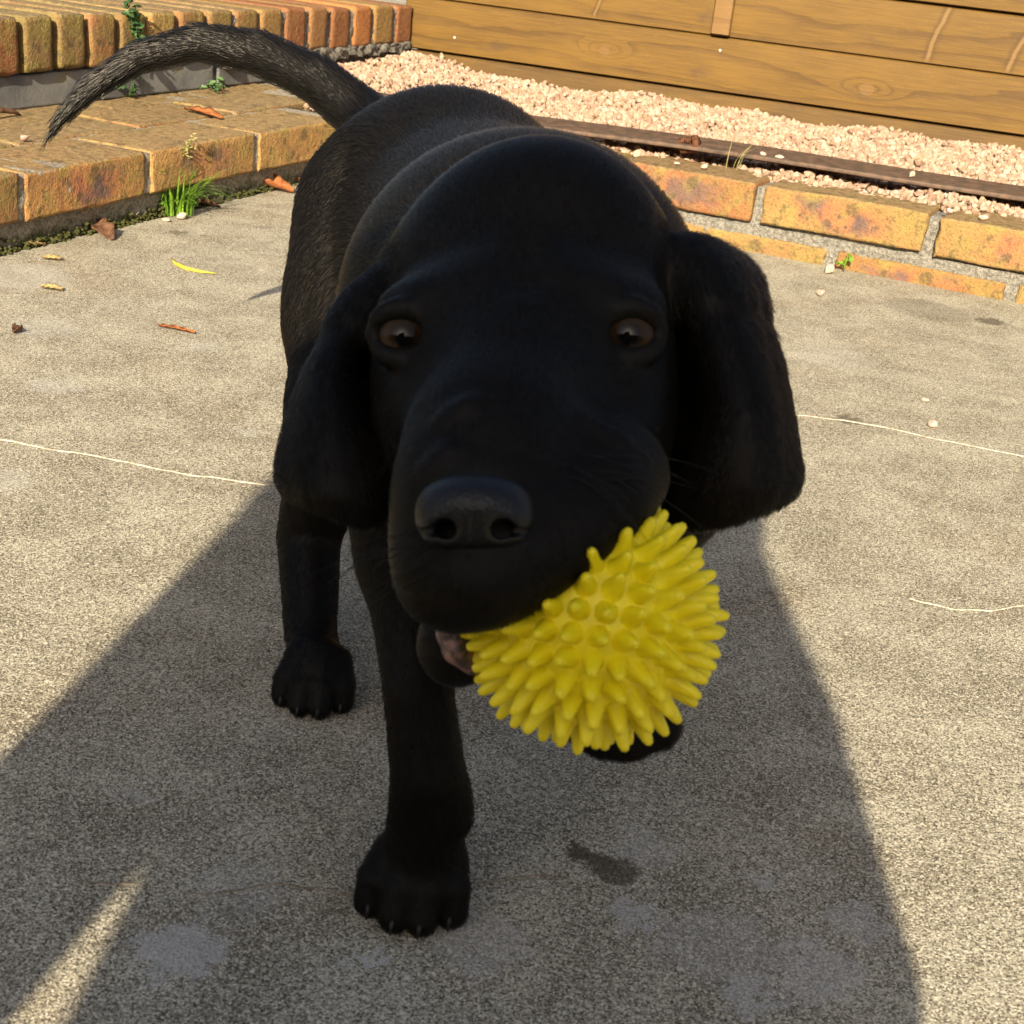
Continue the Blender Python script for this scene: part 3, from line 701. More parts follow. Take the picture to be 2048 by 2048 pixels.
per.rc(hd + A_(0, .085, .0), hd + A_(0, .108, -.028), .010, .013, .01, grp=SK)                       # nose
for s_ in (-1, 1):
    per.ell(hd + A_(s_ * .074, -.01, -.01), (.010, .020, .030), k=.006, grp=SK)                       # ears
    per.ell(hd + A_(s_ * .030, .080, .008), (.014, .008, .009), k=.006, grp=SK, sub=True)             # eye hollows
per.rc(hd + A_(-.022, .096, -.058), hd + A_(.022, .096, -.058), .004, .004, .004, grp=SK, sub=True)   # mouth line
per.ell(hd + A_(0, -.028, .028), (.093, .094, .094), k=.02, grp=HA); per.ell(hd + A_(0, -.060, -.060), (.092, .060, .080), k=.03, grp=HA)
per.ell(hd + A_(0, .12, -.045), (.052, .05, .055), k=.01, grp=HA, sub=True)
# hands closed on the phone: palm, four fingers, thumb from the side of the palm
ph_c = A_(-.006, -.012, .366); ph_dn = CAM_R[:, 1]; ph_r = CAM_R[:, 0]; ph_b = -CAM_R[:, 2]
for sgn, wr in ((-1, waL), (1, waR)):
    pal = ph_c + ph_r * sgn * .058 + ph_dn * .035 + ph_b * .030
    per.rc(wr, pal, .025, .021, .012, grp=SK); per.rc(pal - ph_dn * .022, pal + ph_dn * .022, .017, .017, .012, grp=SK)
    for j, ln in enumerate((.85, 1.0, .95, .75)):
        b0 = pal + ph_dn * (-.027 + .018 * j) + ph_b * .004; k1 = b0 + (-ph_b * .020 - ph_r * sgn * .001) * ln; k2 = k1 + (-ph_b * .006 - ph_r * sgn * .014) * ln; k3 = k2 + (-ph_r * sgn * .012 + ph_b * .003) * ln
        k3 = k3 if (k3 - CAM_POS) @ CAM_R[:, 2] < -.004 else k3 + ph_b * ((k3 - CAM_POS) @ CAM_R[:, 2] + .006)
        k1, k2 = [q + ph_b * max(0, (q - CAM_POS) @ CAM_R[:, 2] + .006) for q in (k1, k2)]
        per.rc(b0, k1, .009, .0085, .005, grp=SK); per.rc(k1, k2, .0085, .008, .004, grp=SK); per.rc(k2, k3, .008, .0072, .004, grp=SK)
    th0 = pal - ph_dn * .020 + ph_b * .008; per.rc(th0, th0 - ph_r * sgn * .022 + ph_b * .006 - ph_dn * .006, .0115, .010, .008, grp=SK)
    per.rc(th0 - ph_r * sgn * .022 + ph_b * .006 - ph_dn * .006, th0 - ph_r * sgn * .042 + ph_b * .002 - ph_dn * .004, .010, .0085, .006, grp=SK)
PV, PF = per.surface(.0065)
pme = fast_mesh('person', PV, PF)
cen = PV[PF].mean(1); best = np.full(len(cen), 9.0); gi = np.zeros(len(cen), np.int32)
for pr in per.p:
    if pr['sub']: continue
    ix = np.nonzero(np.all((cen > pr['lo'] - .04) & (cen < pr['hi'] + .04), axis=1))[0]
    d = pr['kind'](cen[ix], *pr['args']); b_ = d < best[ix]; best[ix[b_]] = d[b_]; gi[ix[b_]] = pr['grp']
for nm, a, b, sc_ in (('jacket', (.018, .020, .028), (.034, .037, .050), 200), ('trousers', (.022, .026, .040), (.045, .052, .075), 300), ('person_skin', (.42, .25, .18), (.52, .33, .24), 80), ('person_hair', (.02, .012, .008), (.05, .03, .02), 300), ('shoes', (.03, .028, .026), (.07, .065, .06), 120)):
    pme.materials.append(mat_simple(nm, a, b, sc_, .85, .3, .002))
pme.polygons.foreach_set('material_index', gi)
person = link('person', pme); tag(person, 'kneeling person in dark clothes whose shadow falls over the patio and puppy', 'person')
bm = bmesh.new(); bmesh.ops.create_cube(bm, size=1.0)
for v in bm.verts: v.co = Vector((v.co.x * .072, v.co.y * .148, v.co.z * .0078))
bmesh.ops.bevel(bm, geom=[e for e in bm.edges if abs(e.verts[0].co.z - e.verts[1].co.z) > .005], offset=.010, segments=5, affect='EDGES')
t = NT('phone_glass'); M['phone'] = t.done((.015, .015, .017), .15, None, .5)
pc = CAM_POS - CAM_R[:, 2] * .013 + CAM_R[:, 1] * .052 - CAM_R[:, 0] * .02
phone = link('phone', bm_mesh('phone', bm), M['phone']); mw = cam.matrix_world.copy(); mw.translation = Vector(pc); phone.matrix_world = mw
tag(phone, 'dark phone held in both hands by the kneeling person', 'phone')
# ------------------------------------------------------------------ the puppy
dog = Body()
HB, HH, HE, HT, HLg = .0045, .0020, .0028, .0075, .0028   # coat length: body, head, ears, tail, legs
def z0(p, z): p = np.array(p); p[2] = z; return p
# trunk
chest = at(985, 600, .625); mid = at(950, 530, .73); rump = at(850, 440, .835)
dog.rc(chest, mid, .077, .070, .03, HB); dog.rc(mid, rump, .070, .071, .003, HB)
dog.ell(at(835, 400, .845), (.070, .062, .066), k=.03, hl=HB, flow=(-.1, .6, -.6))
dog.rc(at(985, 600, .55), chest, .046, .064, .03, HB)                                   # neck
dog.ell(at(930, 780, .60), (.05, .045, .05), k=.03, hl=HB, flow=(0, .1, -1))            # breast
# hind leg on the left of the picture (forward) and the far one
thigh = at(715, 440, .815); kneeR = at(652, 770, .735); hockR = at(583, 1010, .760); fetR = at(586, 1195, .733)
pawR = z0(at(598, 1290, .722), .017)
dog.rc(thigh, kneeR, .047, .029, .03, HB); dog.ell(at(662, 590, .79), (.032, .045, .045), k=.02, hl=HB, flow=(0, 0, -1))
dog.chain([kneeR, hockR, fetR, pawR], [.026, .0165, .0130, .0125], .012, hl=HLg)
thighL = at(1010, 520, .82); kneeL = at(1080, 780, .80); hockL = at(1120, 930, .88); fetL = at(1130, 1040, .86); pawL = z0(at(1135, 1075, .835), .016)
dog.rc(thighL, kneeL, .055, .030, .03, HB); dog.chain([kneeL, hockL, fetL, pawL], [.027, .0165, .0130, .0165], .012, hl=HLg)
# front leg that carries the weight
sh = at(800, 760, .605); elb = at(778, 1050, .570); fore = at(789, 1300, .553); wri = at(808, 1462, .558); pas = at(802, 1560, .570)
pawF = np.array([-.0185, .4800, .0165])
dog.rc(sh, elb, .042, .0205, .02, HB); dog.chain([elb, fore, wri, pas, pawF], [.0190, .0132, .0142, .0148, .0162], .010, hl=HLg)
# raised front leg, folded under the ball
shL = at(1080, 760, .605); elbL = at(1130, 1010, .58); wriL = at(1150, 1215, .54); pasL = at(1158, 1295, .520); pawU = at(1165, 1338, .512)
dog.rc(shL, elbL, .042, .0205, .02, HB); dog.chain([elbL, wriL, pasL, pawU], [.019, .0135, .0140, .0165], .010, hl=HLg)
claws = []
def paw(center, fwd, rad, spread, length):
    fwd = np.array(fwd, float); fwd /= np.linalg.norm(fwd); side = np.cross(fwd, [0, 0, 1.0]); side /= np.linalg.norm(side); up = np.array([0, 0, 1.0])
    for i, (s_, l_) in enumerate(((-1.5, .60), (-.5, 1.0), (.5, 1.0), (1.5, .60))):
        a = center + side * s_ * spread * .80 - fwd * .001; a[2] = .0265 - .003 * (abs(s_) > 1)
        kn_ = center + side * s_ * spread * 1.0 + fwd * length * l_ * .72; kn_[2] = rad * 2.35
        tip = center + side * s_ * spread * 1.04 + fwd * length * l_; tip[2] = rad * 1.0
        dog.rc(a, kn_, rad * .85, rad * 1.02, .0050, .0020, grp=5); dog.rc(kn_, tip, rad * 1.02, rad * .98, .0008, .0020, grp=5)
        claws.append((tip + fwd * rad * .60 + up * rad * .20, tip + fwd * rad * 1.35 - up * rad * .45, rad * .22))
paw(pawF + np.array([-.003, 0, 0]), (-.05, -1, 0), .0066, .0103, .0185)
paw(pawR, (-.02, -1, 0), .0058, .0094, .0185)
paw(pawL, (.05, -1, 0), .0058, .0094, .0185)
for s_, dz_ in ((-1.5, .004), (-.5, 0.0), (.5, 0.0), (1.5, .004)):
    q_ = pawU + np.array([s_ * .0096, -.010 + abs(s_) * .003, -.006 + dz_]); dog.rc(pawU, q_, .010, .0088, .003, .003)
dog.rc(at(862, 1500, .562), at(876, 1550, .562), .0048, .0036, .009, .003)             # dewclaw
# tail
tl = [(770, 300, .885, .024), (690, 225, .915, .0165), (600, 152, .925, .0142), (490, 100, .935, .0132), (375, 80, .94, .0112), (262, 108, .945, .0094), (172, 165, .945, .0074), (116, 222, .945, .0046), (92, 258, .945, .0024), (82, 276, .945, .0010)]
for i, (a, b) in enumerate(zip(tl[:-1], tl[1:])): dog.rc(at(*a[:3]), at(*b[:3]), a[3], b[3], .012 if i == 0 else .0012, HT, grp=3)
# head
NOSE = at(895, 964, .397)
G = 1
back = CAM_R[:, 2]; dwn = CAM_R[:, 1]; rgt = CAM_R[:, 0]
HR = np.stack([rgt, back, -dwn], 1)
dog.ell(at(993, 612, .532), (.0545, .050, .0430), HR, .03, HH, back * .8 - dwn * .6, G)             # skull
dog.ell(at(1026, 482, .520), (.0385, .042, .0395), HR, .030, HH, back * .6 - dwn * .8, G)              # dome
dog.ell(at(815, 580, .479), (.0160, .013, .0080), HR, .014, HH, back * .5 - dwn * .8, G)              # brows
dog.ell(at(1148, 574, .479), (.0160, .013, .0080), HR, .014, HH, back * .5 - dwn * .8, G)
dog.ell(at(797, 725, .492), (.0170, .024, .030), HR, .014, HH, back * .9 - rgt * .3, G)               # cheeks
dog.ell(at(1178, 725, .492), (.0172, .024, .030), HR, .014, HH, back * .9 + rgt * .3, G)
dog.ell(at(806, 835, .476), (.0142, .022, .022), HR, .012, HH, back * .9 - rgt * .3, G)
dog.ell(at(1172, 828, .476), (.0150, .022, .022), HR, .012, HH, back * .9 + rgt * .3, G)
dog.rc(at(985, 640, .478), at(935, 880, .430), .0280, .0225, .022, HH, flow=back * .7 - dwn * .7, grp=G)   # bridge
dog.rc(at(925, 860, .436), at(903, 960, .417), .0240, .0195, .015, .0018, flow=back * .7 - dwn * .6, grp=G)
dog.ell(at(1078, 908, .444), (.0230, .024, .0200), HR, .012, HH, back * .8 + rgt * .5, G)              # whisker pads
dog.ell(at(1163, 892, .454), (.0122, .018, .0140), HR, .010, HH, back * .8 + rgt * .5, G)
dog.ell(at(834, 980, .430), (.0140, .021, .0210), HR, .012, HH, back * .8 - rgt * .5, G)
dog.ell(at(846, 1066, .424), (.0145, .018, .0160), HR, .010, HH, back * .8 - rgt * .5 + dwn * .3, G)   # hanging lip
# open mouth: room for the ball, upper lip drawn over it, then the lower jaw behind and below it
BALL = at(1116, 1168, .440); BR = .0318
dog.ell(BALL, (.0345,) * 3, k=.006, sub=True)
lp = [(848, 1106, .413, .0105), (905, 1092, .408, .0108), (985, 1056, .412, .0105), (1070, 1002, .418, .0102), (1140, 944, .429, .0098), (1188, 896, .442, .0085)]
for a, b in zip(lp[:-1], lp[1:]): dog.rc(at(*a[:3]), at(*b[:3]), a[3], b[3], .013, HH, flow=back * .5 + dwn * .8, grp=G)
dog.chain([at(1040, 960, .52), at(930, 1150, .482), at(872, 1215, .458)], [.026, .0185, .0120], .010, hl=HH, flow=back, grp=G)
dog.ell(at(858, 1215, .452), (.0110, .012, .0125), HR, .006, HH, back + dwn * .5, G)
# eyes: socket, then lids; folds over the muzzle
def surf(px, py, d0=.36, d1=.60):
    d = np.linspace(d0, d1, 600); D = dog.eval(np.array([at(px, py, q) for q in d])); i_ = np.argmax(D < 0); return d[i_]
eyes = []
for (ex, ey) in ((763, 636), (1186, 634)):
    eyes.append((at(ex, ey, surf(ex, ey) + .0082), .0112, at(ex, ey, .30)))
for fold, rad_ in ((((835, 800), (880, 770), (930, 760)), .0018), (((1112, 806), (1168, 838), (1216, 868)), .0026), (((812, 885), (845, 858), (885, 850)), .0018)):
    q_ = [at(x_, y_, surf(x_, y_) + rad_ * .55) for (x_, y_) in fold]
    dog.chain(q_, [rad_ * .6] + [rad_] * (len(q_) - 2) + [rad_ * .6], .006, hl=HH, flow=back - dwn * .5, grp=G)
dog.chain([at(998, 470, surf(998, 470) - .003), at(990, 520, surf(990, 520) - .0015), at(985, 600, surf(985, 600) - .001)], [.0004, .0016, .0012], .012, sub=True)
for (ec, er, _) in eyes:
    dog.ell(ec - back * .002, (er * .96, er * .98, er * .84), HR, k=.003, sub=True)
    for lift, rr_, amp in ((1, .0019, .0080), (-1, .0015, .0079)):
        prev = None
        for i in range(11):
            u = -1 + i / 5.0
            off = rgt * u * .0097 - dwn * lift * amp * math.sqrt(max(0, 1 - u * u * .98))
            p = ec + off - back * math.sqrt(max(er * er * 1.04 - off @ off, 4e-6))
            if prev is not None: dog.rc(prev, p, rr_, rr_, .0040, .0012, flow=-dwn * lift + back * .4, grp=2)
            prev = p
# ears: soft hanging flaps as a net of thick triangles
def ear(net, r_, kk, tuft=False):
    Q = np.array([[at(*p) for p in row] for row in net])
    def dens(A, m_):                                            # Catmull-Rom refinement along axis 0
        n_ = len(A); u_ = np.linspace(0, n_ - 1, (n_ - 1) * m_ + 1); i_ = np.minimum(u_.astype(int), n_ - 2); f_ = (u_ - i_)[:, None, None]
        g = lambda k: A[np.clip(i_ + k, 0, n_ - 1)]
        return .5 * (2 * g(0) + (g(1) - g(-1)) * f_ + (2 * g(-1) - 5 * g(0) + 4 * g(1) - g(2)) * f_ ** 2 + (-g(-1) + 3 * g(0) - 3 * g(1) + g(2)) * f_ ** 3)
    r_ = [r_[min(i // 2, len(r_) - 1)] for i in range(2 * len(r_))]; kk = [kk[min(i // 2, len(kk) - 1)] for i in range(2 * len(kk))]
    Q = dens(Q, 2); Q = dens(Q.transpose(1, 0, 2), 2).transpose(1, 0, 2)
    for i in range(len(Q) - 1):
        for j in range(len(Q[0]) - 1):
            a, b, c_, d_ = Q[i][j], Q[i][j + 1], Q[i + 1][j + 1], Q[i + 1][j]; fl = (d_ - a) / np.linalg.norm(d_ - a)
            hl_ = HE if not (tuft and i < 3 and j >= 6) else .0075; dog.tri(a, b, c_, r_[i], kk[i], hl_, fl, 4); dog.tri(a, c_, d_, r_[i], kk[i], hl_, fl, 4)
ER, EK = [.0042, .0034, .0030, .0028, .0027, .0027], [.008, .003, .002, .002, .002, .002]
ear([[(735, 560, 0.520), (728, 552, .513), (722, 550, .522), (714, 558, .537), (705, 575, .550)],
     [(695, 622, 0.522), (664, 622, .500), (658, 624, .506), (651, 630, .519), (645, 642, .537)],
     [(690, 700, 0.522), (630, 695, .486), (616, 697, .484), (602, 700, .494), (590, 707, .515)],
     [(700, 790, 0.52), (650, 785, .478), (620, 787, .468), (582, 790, .476), (552, 795, .502)],
     [(722, 868, 0.51), (688, 868, .472), (638, 874, .461), (574, 876, .466), (532, 876, .492)],
     [(735, 925, 0.5), (714, 928, .470), (652, 937, .459), (582, 926, .462), (536, 912, .485)],
     [(728, 962, 0.495), (716, 974, .470), (676, 985, .463), (605, 954, .464), (556, 932, .480)]], ER, EK)
ear([[(1285, 500, 0.515), (1290, 488, .508), (1322, 484, .518), (1358, 498, .537), (1388, 518, .557)],
     [(1288, 590, 0.527), (1325, 585, .500), (1352, 577, .496), (1390, 577, .510), (1420, 592, .542)],
     [(1290, 690, 0.534), (1342, 690, .490), (1376, 685, .480), (1424, 685, .488), (1466, 700, .525)],
     [(1292, 790, 0.534), (1362, 785, .484), (1395, 785, .471), (1444, 785, .477), (1486, 795, .515)],
     [(1285, 880, 0.522), (1325, 880, .484), (1385, 875, .469), (1450, 875, .473), (1500, 880, .505)],
     [(1272, 945, 0.51), (1292, 948, .484), (1372, 942, .471), (1444, 930, .473), (1500, 918, .496)],
     [(1278, 982, 0.502), (1294, 990, .486), (1362, 984, .475), (1430, 962, .475), (1478, 938, .490)]], ER, EK, True)
dog.ell(at(1250, 850, .555), (.030, .030, .042), HR, .02, HH, back, G)                               # throat on both sides
dog.ell(at(800, 860, .562), (.026, .030, .040), HR, .02, HH, back, G)

V, F = dog.surface(.0026)
def vnorm(V, F):
    n = np.cross(V[F[:, 2]] - V[F[:, 0]], V[F[:, 3]] - V[F[:, 1]]); o = np.zeros_like(V)
    for i in range(4):
        for q in range(3): o[:, q] += np.bincount(F[:, i], n[:, q], len(V))
    return o / (np.linalg.norm(o, axis=1, keepdims=True) + 1e-12)
V, F = subdivide(V, F)
for _ in range(2): V = V - vnorm(V, F) * np.clip(dog.eval(V), -.0015, .0015)[:, None] * .9
cd = Cells(V); bd = np.full(len(V), 9.0); gw = np.zeros(len(V))
for pr in dog.p:
    if pr['sub']: continue
    ix = cd.get(pr['lo'] - .01, pr['hi'] + .01); d = pr['kind'](V[ix], *pr['args']); b_ = d < bd[ix]
    bd[ix[b_]] = d[b_]; gw[ix[b_]] = (.55, .12, 0.0, .5, .75, 0.06)[pr['grp']]
nb = np.zeros(len(V)); 
for i in range(4): nb += np.bincount(F[:, i], minlength=len(V)) * 2
for it in range(16):
    acc = np.zeros_like(V)
    for i in range(4):
        for o_ in (1, 3):
            src = V[F[:, (i + o_) % 4]]
            for q in range(3): acc[:, q] += np.bincount(F[:, i], src[:, q], len(V))
    lam = (gw if it % 2 == 0 else -gw * .96)[:, None]        # Taubin: smooths without shrinking
    V = V + lam * (acc / nb[:, None] - V)
ew = np.where(gw == .75, .6, np.where(gw == .5, .6, np.where(gw == .55, .45, 0.0)))
for it in range(26):
    acc = np.zeros_like(V)
    for i in range(4):
        for o_ in (1, 3):
            src = V[F[:, (i + o_) % 4]]
            for q in range(3): acc[:, q] += np.bincount(F[:, i], src[:, q], len(V))
    V = V + ew[:, None] * (acc / nb[:, None] - V)
pm_ = fast_mesh('puppy', V, F)
print('puppy verts', len(V))
t = NT('puppy_skin'); M['skin'] = t.done((.0030, .0024, .0018), .6, None, .15)
puppy = link('puppy', pm_, M['skin'])
tag(puppy, 'black short haired puppy walking towards us with a ball in its mouth', 'puppy')
# fur
def coat(V, F, n_total, seed):
    r = np.random.default_rng(seed)
    A, B, C_, D_ = (V[F[:, i]] for i in range(4)); area = np.linalg.norm(np.cross(C_ - A, D_ - B), axis=1) * .5
    cen = (A + B + C_ + D_) / 4; dep = (cen - CAM_POS) @ CAM_R[:, 2]
    wgt = area * np.clip((.62 / dep) ** 2, .35, 2.2)
    fi = r.choice(len(F), size=n_total, p=wgt / wgt.sum()); u = r.random((n_total, 1)); v = r.random((n_total, 1))
    P = (A[fi] * (1 - u) + B[fi] * u) * (1 - v) + (D_[fi] * (1 - u) + C_[fi] * u) * v
    Nn = np.cross(C_[fi] - A[fi], D_[fi] - B[fi]); Nn /= np.linalg.norm(Nn, axis=1, keepdims=True) + 1e-12
    vn = vnorm(V, F); VN = vn[F[fi]].mean(1)
    W = np.zeros(n_total); FL = np.zeros((n_total, 3)); HL = np.zeros(n_total); TN = np.zeros(n_total)
    cd = Cells(P)
    for pr in dog.p:
        if pr['sub']: continue
        ix = cd.get(pr['lo'] - .022, pr['hi'] + .022)
        if not len(ix): continue
        d = pr['kind'](P[ix], *pr['args']); w_ = np.exp(-np.maximum(d, -.004) / (.0045 if pr['grp'] else .011)) + 1e-9; TN[ix] += w_ * (.85, 1.0, 1.0, .38, .95, .9)[pr['grp']]
        W[ix] += w_; FL[ix] += w_[:, None] * pr['flow']; HL[ix] += w_ * pr['hl']
    W = np.maximum(W, 1e-12); HL /= W; FL /= W[:, None]; TN /= W
    ball_d = np.linalg.norm(P - BALL, axis=1)
    keep = (W > 1e-8) & (ball_d > .0358)
    for (ec, er, _) in eyes: keep &= np.linalg.norm(P - ec, axis=1) > er * 1.03
    keep &= np.linalg.norm((P - NOSE) @ HR / np.array([.0175, .013, .0112]), axis=1) > 1.0
    P, Nn, FL, HL, VN, TN = P[keep], Nn[keep], FL[keep], HL[keep], VN[keep], TN[keep]; n = len(P)
    T = FL - Nn * np.einsum('ij,ij->i', FL, Nn)[:, None]
    sw = .22 * np.stack([np.sin(P[:, 1] * 90 + P[:, 2] * 60), np.sin(P[:, 0] * 80 + 2), np.sin(P[:, 0] * 70 + P[:, 1] * 50)], 1)
    T = T + .18 * sw + r.normal(0, .10, (n, 3)); T -= Nn * np.einsum('ij,ij->i', T, Nn)[:, None]
    T /= np.linalg.norm(T, axis=1, keepdims=True) + 1e-9
    L_ = (HL * r.uniform(.7, 1.25, n))[:, None]; lay = r.uniform(.16, .34, n)[:, None]
    wild = (r.random(n) < .006)[:, None]; lay = np.where(wild, lay * 2.4, lay); L_ = np.where(wild, L_ * 1.25, L_)
    pts = np.stack([P - Nn * .0003, P + T * L_ * .35 + Nn * L_ * lay * .55, P + T * L_ * .70 + Nn * L_ * lay * .80, P + T * L_ + Nn * L_ * lay * .80], 1)
    pts[:, :, 2] = np.maximum(pts[:, :, 2], .0006)
    # stop hairs at the ball
    hc = bpy.data.hair_curves.new('coat'); hc.add_curves([4] * n)
    hc.attributes['position'].data.foreach_set('vector', pts.astype(np.float32).ravel())
    ra = hc.attributes.get('radius') or hc.attributes.new('radius', 'FLOAT', 'POINT')
    dep = (P - CAM_POS) @ CAM_R[:, 2]; r0 = (.000075 * np.clip(dep / .5, .8, 1.7))[:, None]
    ra.data.foreach_set('value', (r0 * np.array([[1.0, .95, .7, .15]])).astype(np.float32).ravel())
    an = hc.attributes.new('skin_normal', 'FLOAT_VECTOR', 'CURVE'); an.data.foreach_set('vector', VN.astype(np.float32).ravel())
    at2 = hc.attributes.new('fur_tone', 'FLOAT', 'CURVE'); at2.data.foreach_set('value', TN.astype(np.float32))
    return hc

t = NT('coat'); hi_ = t.n('ShaderNodeHairInfo'); f = hi_.outputs['Random']
colr = t.ramp(f, [(0, (.0018, .0014, .0009)), (.55, (.0058, .0046, .0029)), (.9, (.0125, .0095, .0058)), (1, (.022, .017, .011))])
ft = t.n('ShaderNodeAttribute'); ft.attribute_name = 'fur_tone'; colr = t.vmath('SCALE', colr0 := colr); t.set(colr.node.inputs['Scale'], ft.outputs['Fac'])
sn = t.n('ShaderNodeAttribute'); sn.attribute_name = 'skin_normal'; gn = t.n('ShaderNodeNewGeometry')
nv = t.vmath('NORMALIZE', t.vmath('ADD', t.vmath('MULTIPLY', sn.outputs['Vector'], (.55, .55, .55)), t.vmath('MULTIPLY', gn.outputs['Normal'], (.45, .45, .45))))
M['coat'] = t.done(colr, .33, nv, .13); t.set(t.b.inputs['Specular IOR Level'], t.rng(ft.outputs['Fac'], .38, .80, .40, .11, False)); t.b.inputs['Specular Tint'].default_value = (1, .93, .84, 1)
t.b.inputs['Sheen Weight'].default_value = .015; t.b.inputs['Sheen Roughness'].default_value = .4; t.b.inputs['Sheen Tint'].default_value = (1, .85, .65, 1)
hc = coat(V, F, 330000, 5); hc.materials.append(M['coat'])
co = bpy.data.objects.new('coat', hc); COL.objects.link(co); co.parent = puppy
S.cycles_curves.shape = 'RIBBONS'; S.cycles_curves.subdivisions = 2

wr = np.random.default_rng(8); wp = []
for (x_, y_, sx) in [(wr.uniform(770, 850), wr.uniform(980, 1090), -1) for _ in range(16)] + [(wr.uniform(1060, 1190), wr.uniform(850, 930), 1) for _ in range(16)]:
    a = at(x_, y_, surf(x_, y_)); d = rgt * sx * wr.uniform(.5, 1.0) - back * wr.uniform(.1, .5) + dwn * wr.uniform(-.1, .5); d /= np.linalg.norm(d); L_ = wr.uniform(.015, .032)
    wp.append([a, a + d * L_ * .35, a + d * L_ * .7 + dwn * L_ * .06, a + d * L_ + dwn * L_ * .16])
wc = bpy.data.hair_curves.new('whiskers'); wc.add_curves([4] * len(wp)); wc.attributes['position'].data.foreach_set('vector', np.array(wp, np.float32).ravel())
ra = wc.attributes.get('radius') or wc.attributes.new('radius', 'FLOAT', 'POINT'); ra.data.foreach_set('value', np.tile(np.array([.00014, .00012, .00008, .00003], np.float32), len(wp)))
t = NT('whisker'); wc.materials.append(t.done((.008, .007, .006), .5, None, .2)); wo = bpy.data.objects.new('whiskers', wc); COL.objects.link(wo); wo.parent = puppy

# eyes
def mat_eye():
    t = NT('eye'); c = t.coord('Object'); s_ = t.n('ShaderNodeSeparateXYZ'); t.set(s_.inputs[0], c)
    rr_ = t.math('SQRT', t.math('ADD', t.math('MULTIPLY', s_.outputs[0], s_.outputs[0]), t.math('MULTIPLY', s_.outputs[1], s_.outputs[1])))
    n_ = t.noise(c, 900, 3, .6); rw = t.math('ADD', rr_, t.math('MULTIPLY', t.math('SUBTRACT', n_, .5), .0009))
    col = t.ramp(t.math('DIVIDE', rw, .01), [(0, (.002, .002, .002)), (.26, (.002, .002, .002)), (.38, (.014, .008, .0035)), (.64, (.034, .0195, .0085)), (.76, (.022, .012, .006)), (.84, (.006, .004, .003)), (1, (.010, .007, .006))])
    m_ = t.done(col, .05, None, .15)
    return m_
M['eye'] = mat_eye()
bm = bmesh.new(); bmesh.ops.create_uvsphere(bm, u_segments=48, v_segments=32, radius=1.0)
for v in bm.verts:
    if v.co.z > .80: v.co.z += (v.co.z - .80) * .08            # cornea
em = bm_mesh('eye', bm, True); em.transform(Matrix.Scale(.0111, 4))
for (ec, er, look) in eyes:
    d = Vector(look - ec).normalized()
    o = link('eye', em, M['eye'], puppy, Vector(ec)); o.rotation_euler = d.to_track_quat('Z', 'Y').to_euler()

# nose leather with two comma shaped nostrils
nz = Body()
nz.ell(NOSE + back * .002, (.0150, .0120, .0086), HR, .004); nz.ell(NOSE - dwn * .0022 + back * .001, (.0145, .0105, .0072), HR, .005)
nz.ell(NOSE + dwn * .0050 + back * .003, (.0125, .0095, .0055), HR, .005)
for s_ in (-1, 1):
    nz.ell(NOSE + rgt * s_ * .0094 + dwn * .0030 + back * .0005, (.0058, .0085, .0058), HR, .004)       # wings
for s_ in (-1, 1):
    c0 = NOSE + rgt * s_ * .0076 + dwn * .0048 - back * .0040
    nz.ell(c0, (.0030, .0120, .0027), HR, .0020, sub=True)
    nz.rc(c0 + rgt * s_ * .001 - back * .004, c0 + rgt * s_ * .0078 + dwn * .0012 + back * .004, .0019, .0009, .0015, sub=True)
nz.rc(NOSE + dwn * .0012 - back * .0112, NOSE + dwn * .0105 - back * .0065, .0006, .0008, .0012, sub=True)
NV, NF = nz.surface(.0008); NV = nz.project(NV, 2)
t = NT('nose_leather'); c = t.coord('Object'); vo = t.voronoi(c, 900, 'F1')
M['nose'] = t.done((.0055, .005, .0055), .46, t.bump(vo, .5, .0004), .30)
link('nose', fast_mesh('nose', NV, NF), M['nose'], puppy)
# claws
for (a, b, rd) in claws:
    mid_ = (a + b) / 2 + np.array([0, 0, rd * .8]); Vc, Fc = tube([a, (a + mid_) / 2 + np.array([0, 0, rd * .3]), mid_, b], [rd, rd * .95, rd * .8, rd * .2], 8)
    if 'claw' not in M: M['claw'] = mat_simple('claw', (.005, .0045, .0045), (.011, .010, .010), 400, .45, .1, .0003, .3)
    link('claw', mesh('claw', Vc, Fc, True), M['claw'], puppy)
# pink inside of the lower lip and the tongue under the ball
lipb = Body()
lipb.chain([at(838, 1170, .446), at(850, 1195, .440), at(862, 1225, .440), at(890, 1255, .444)], [.0026, .0042, .0044, .0032], .004)
lipb.ell(at(930, 1150, .470), (.016, .014, .009), HR, .004)
LV, LF = lipb.surface(.0010); LV = lipb.project(LV, 2)
t = NT('gum'); c = t.coord('Object'); n_ = t.noise(c, 260, 3, .6)
M['gum'] = t.done(t.mix(t.rng(n_, .40, .60), (.05, .032, .030), (.27, .14, .12)), .35, t.bump(n_, .4, .001), .5)
link('gum', fast_mesh('gum', LV, LF), M['gum'], puppy)

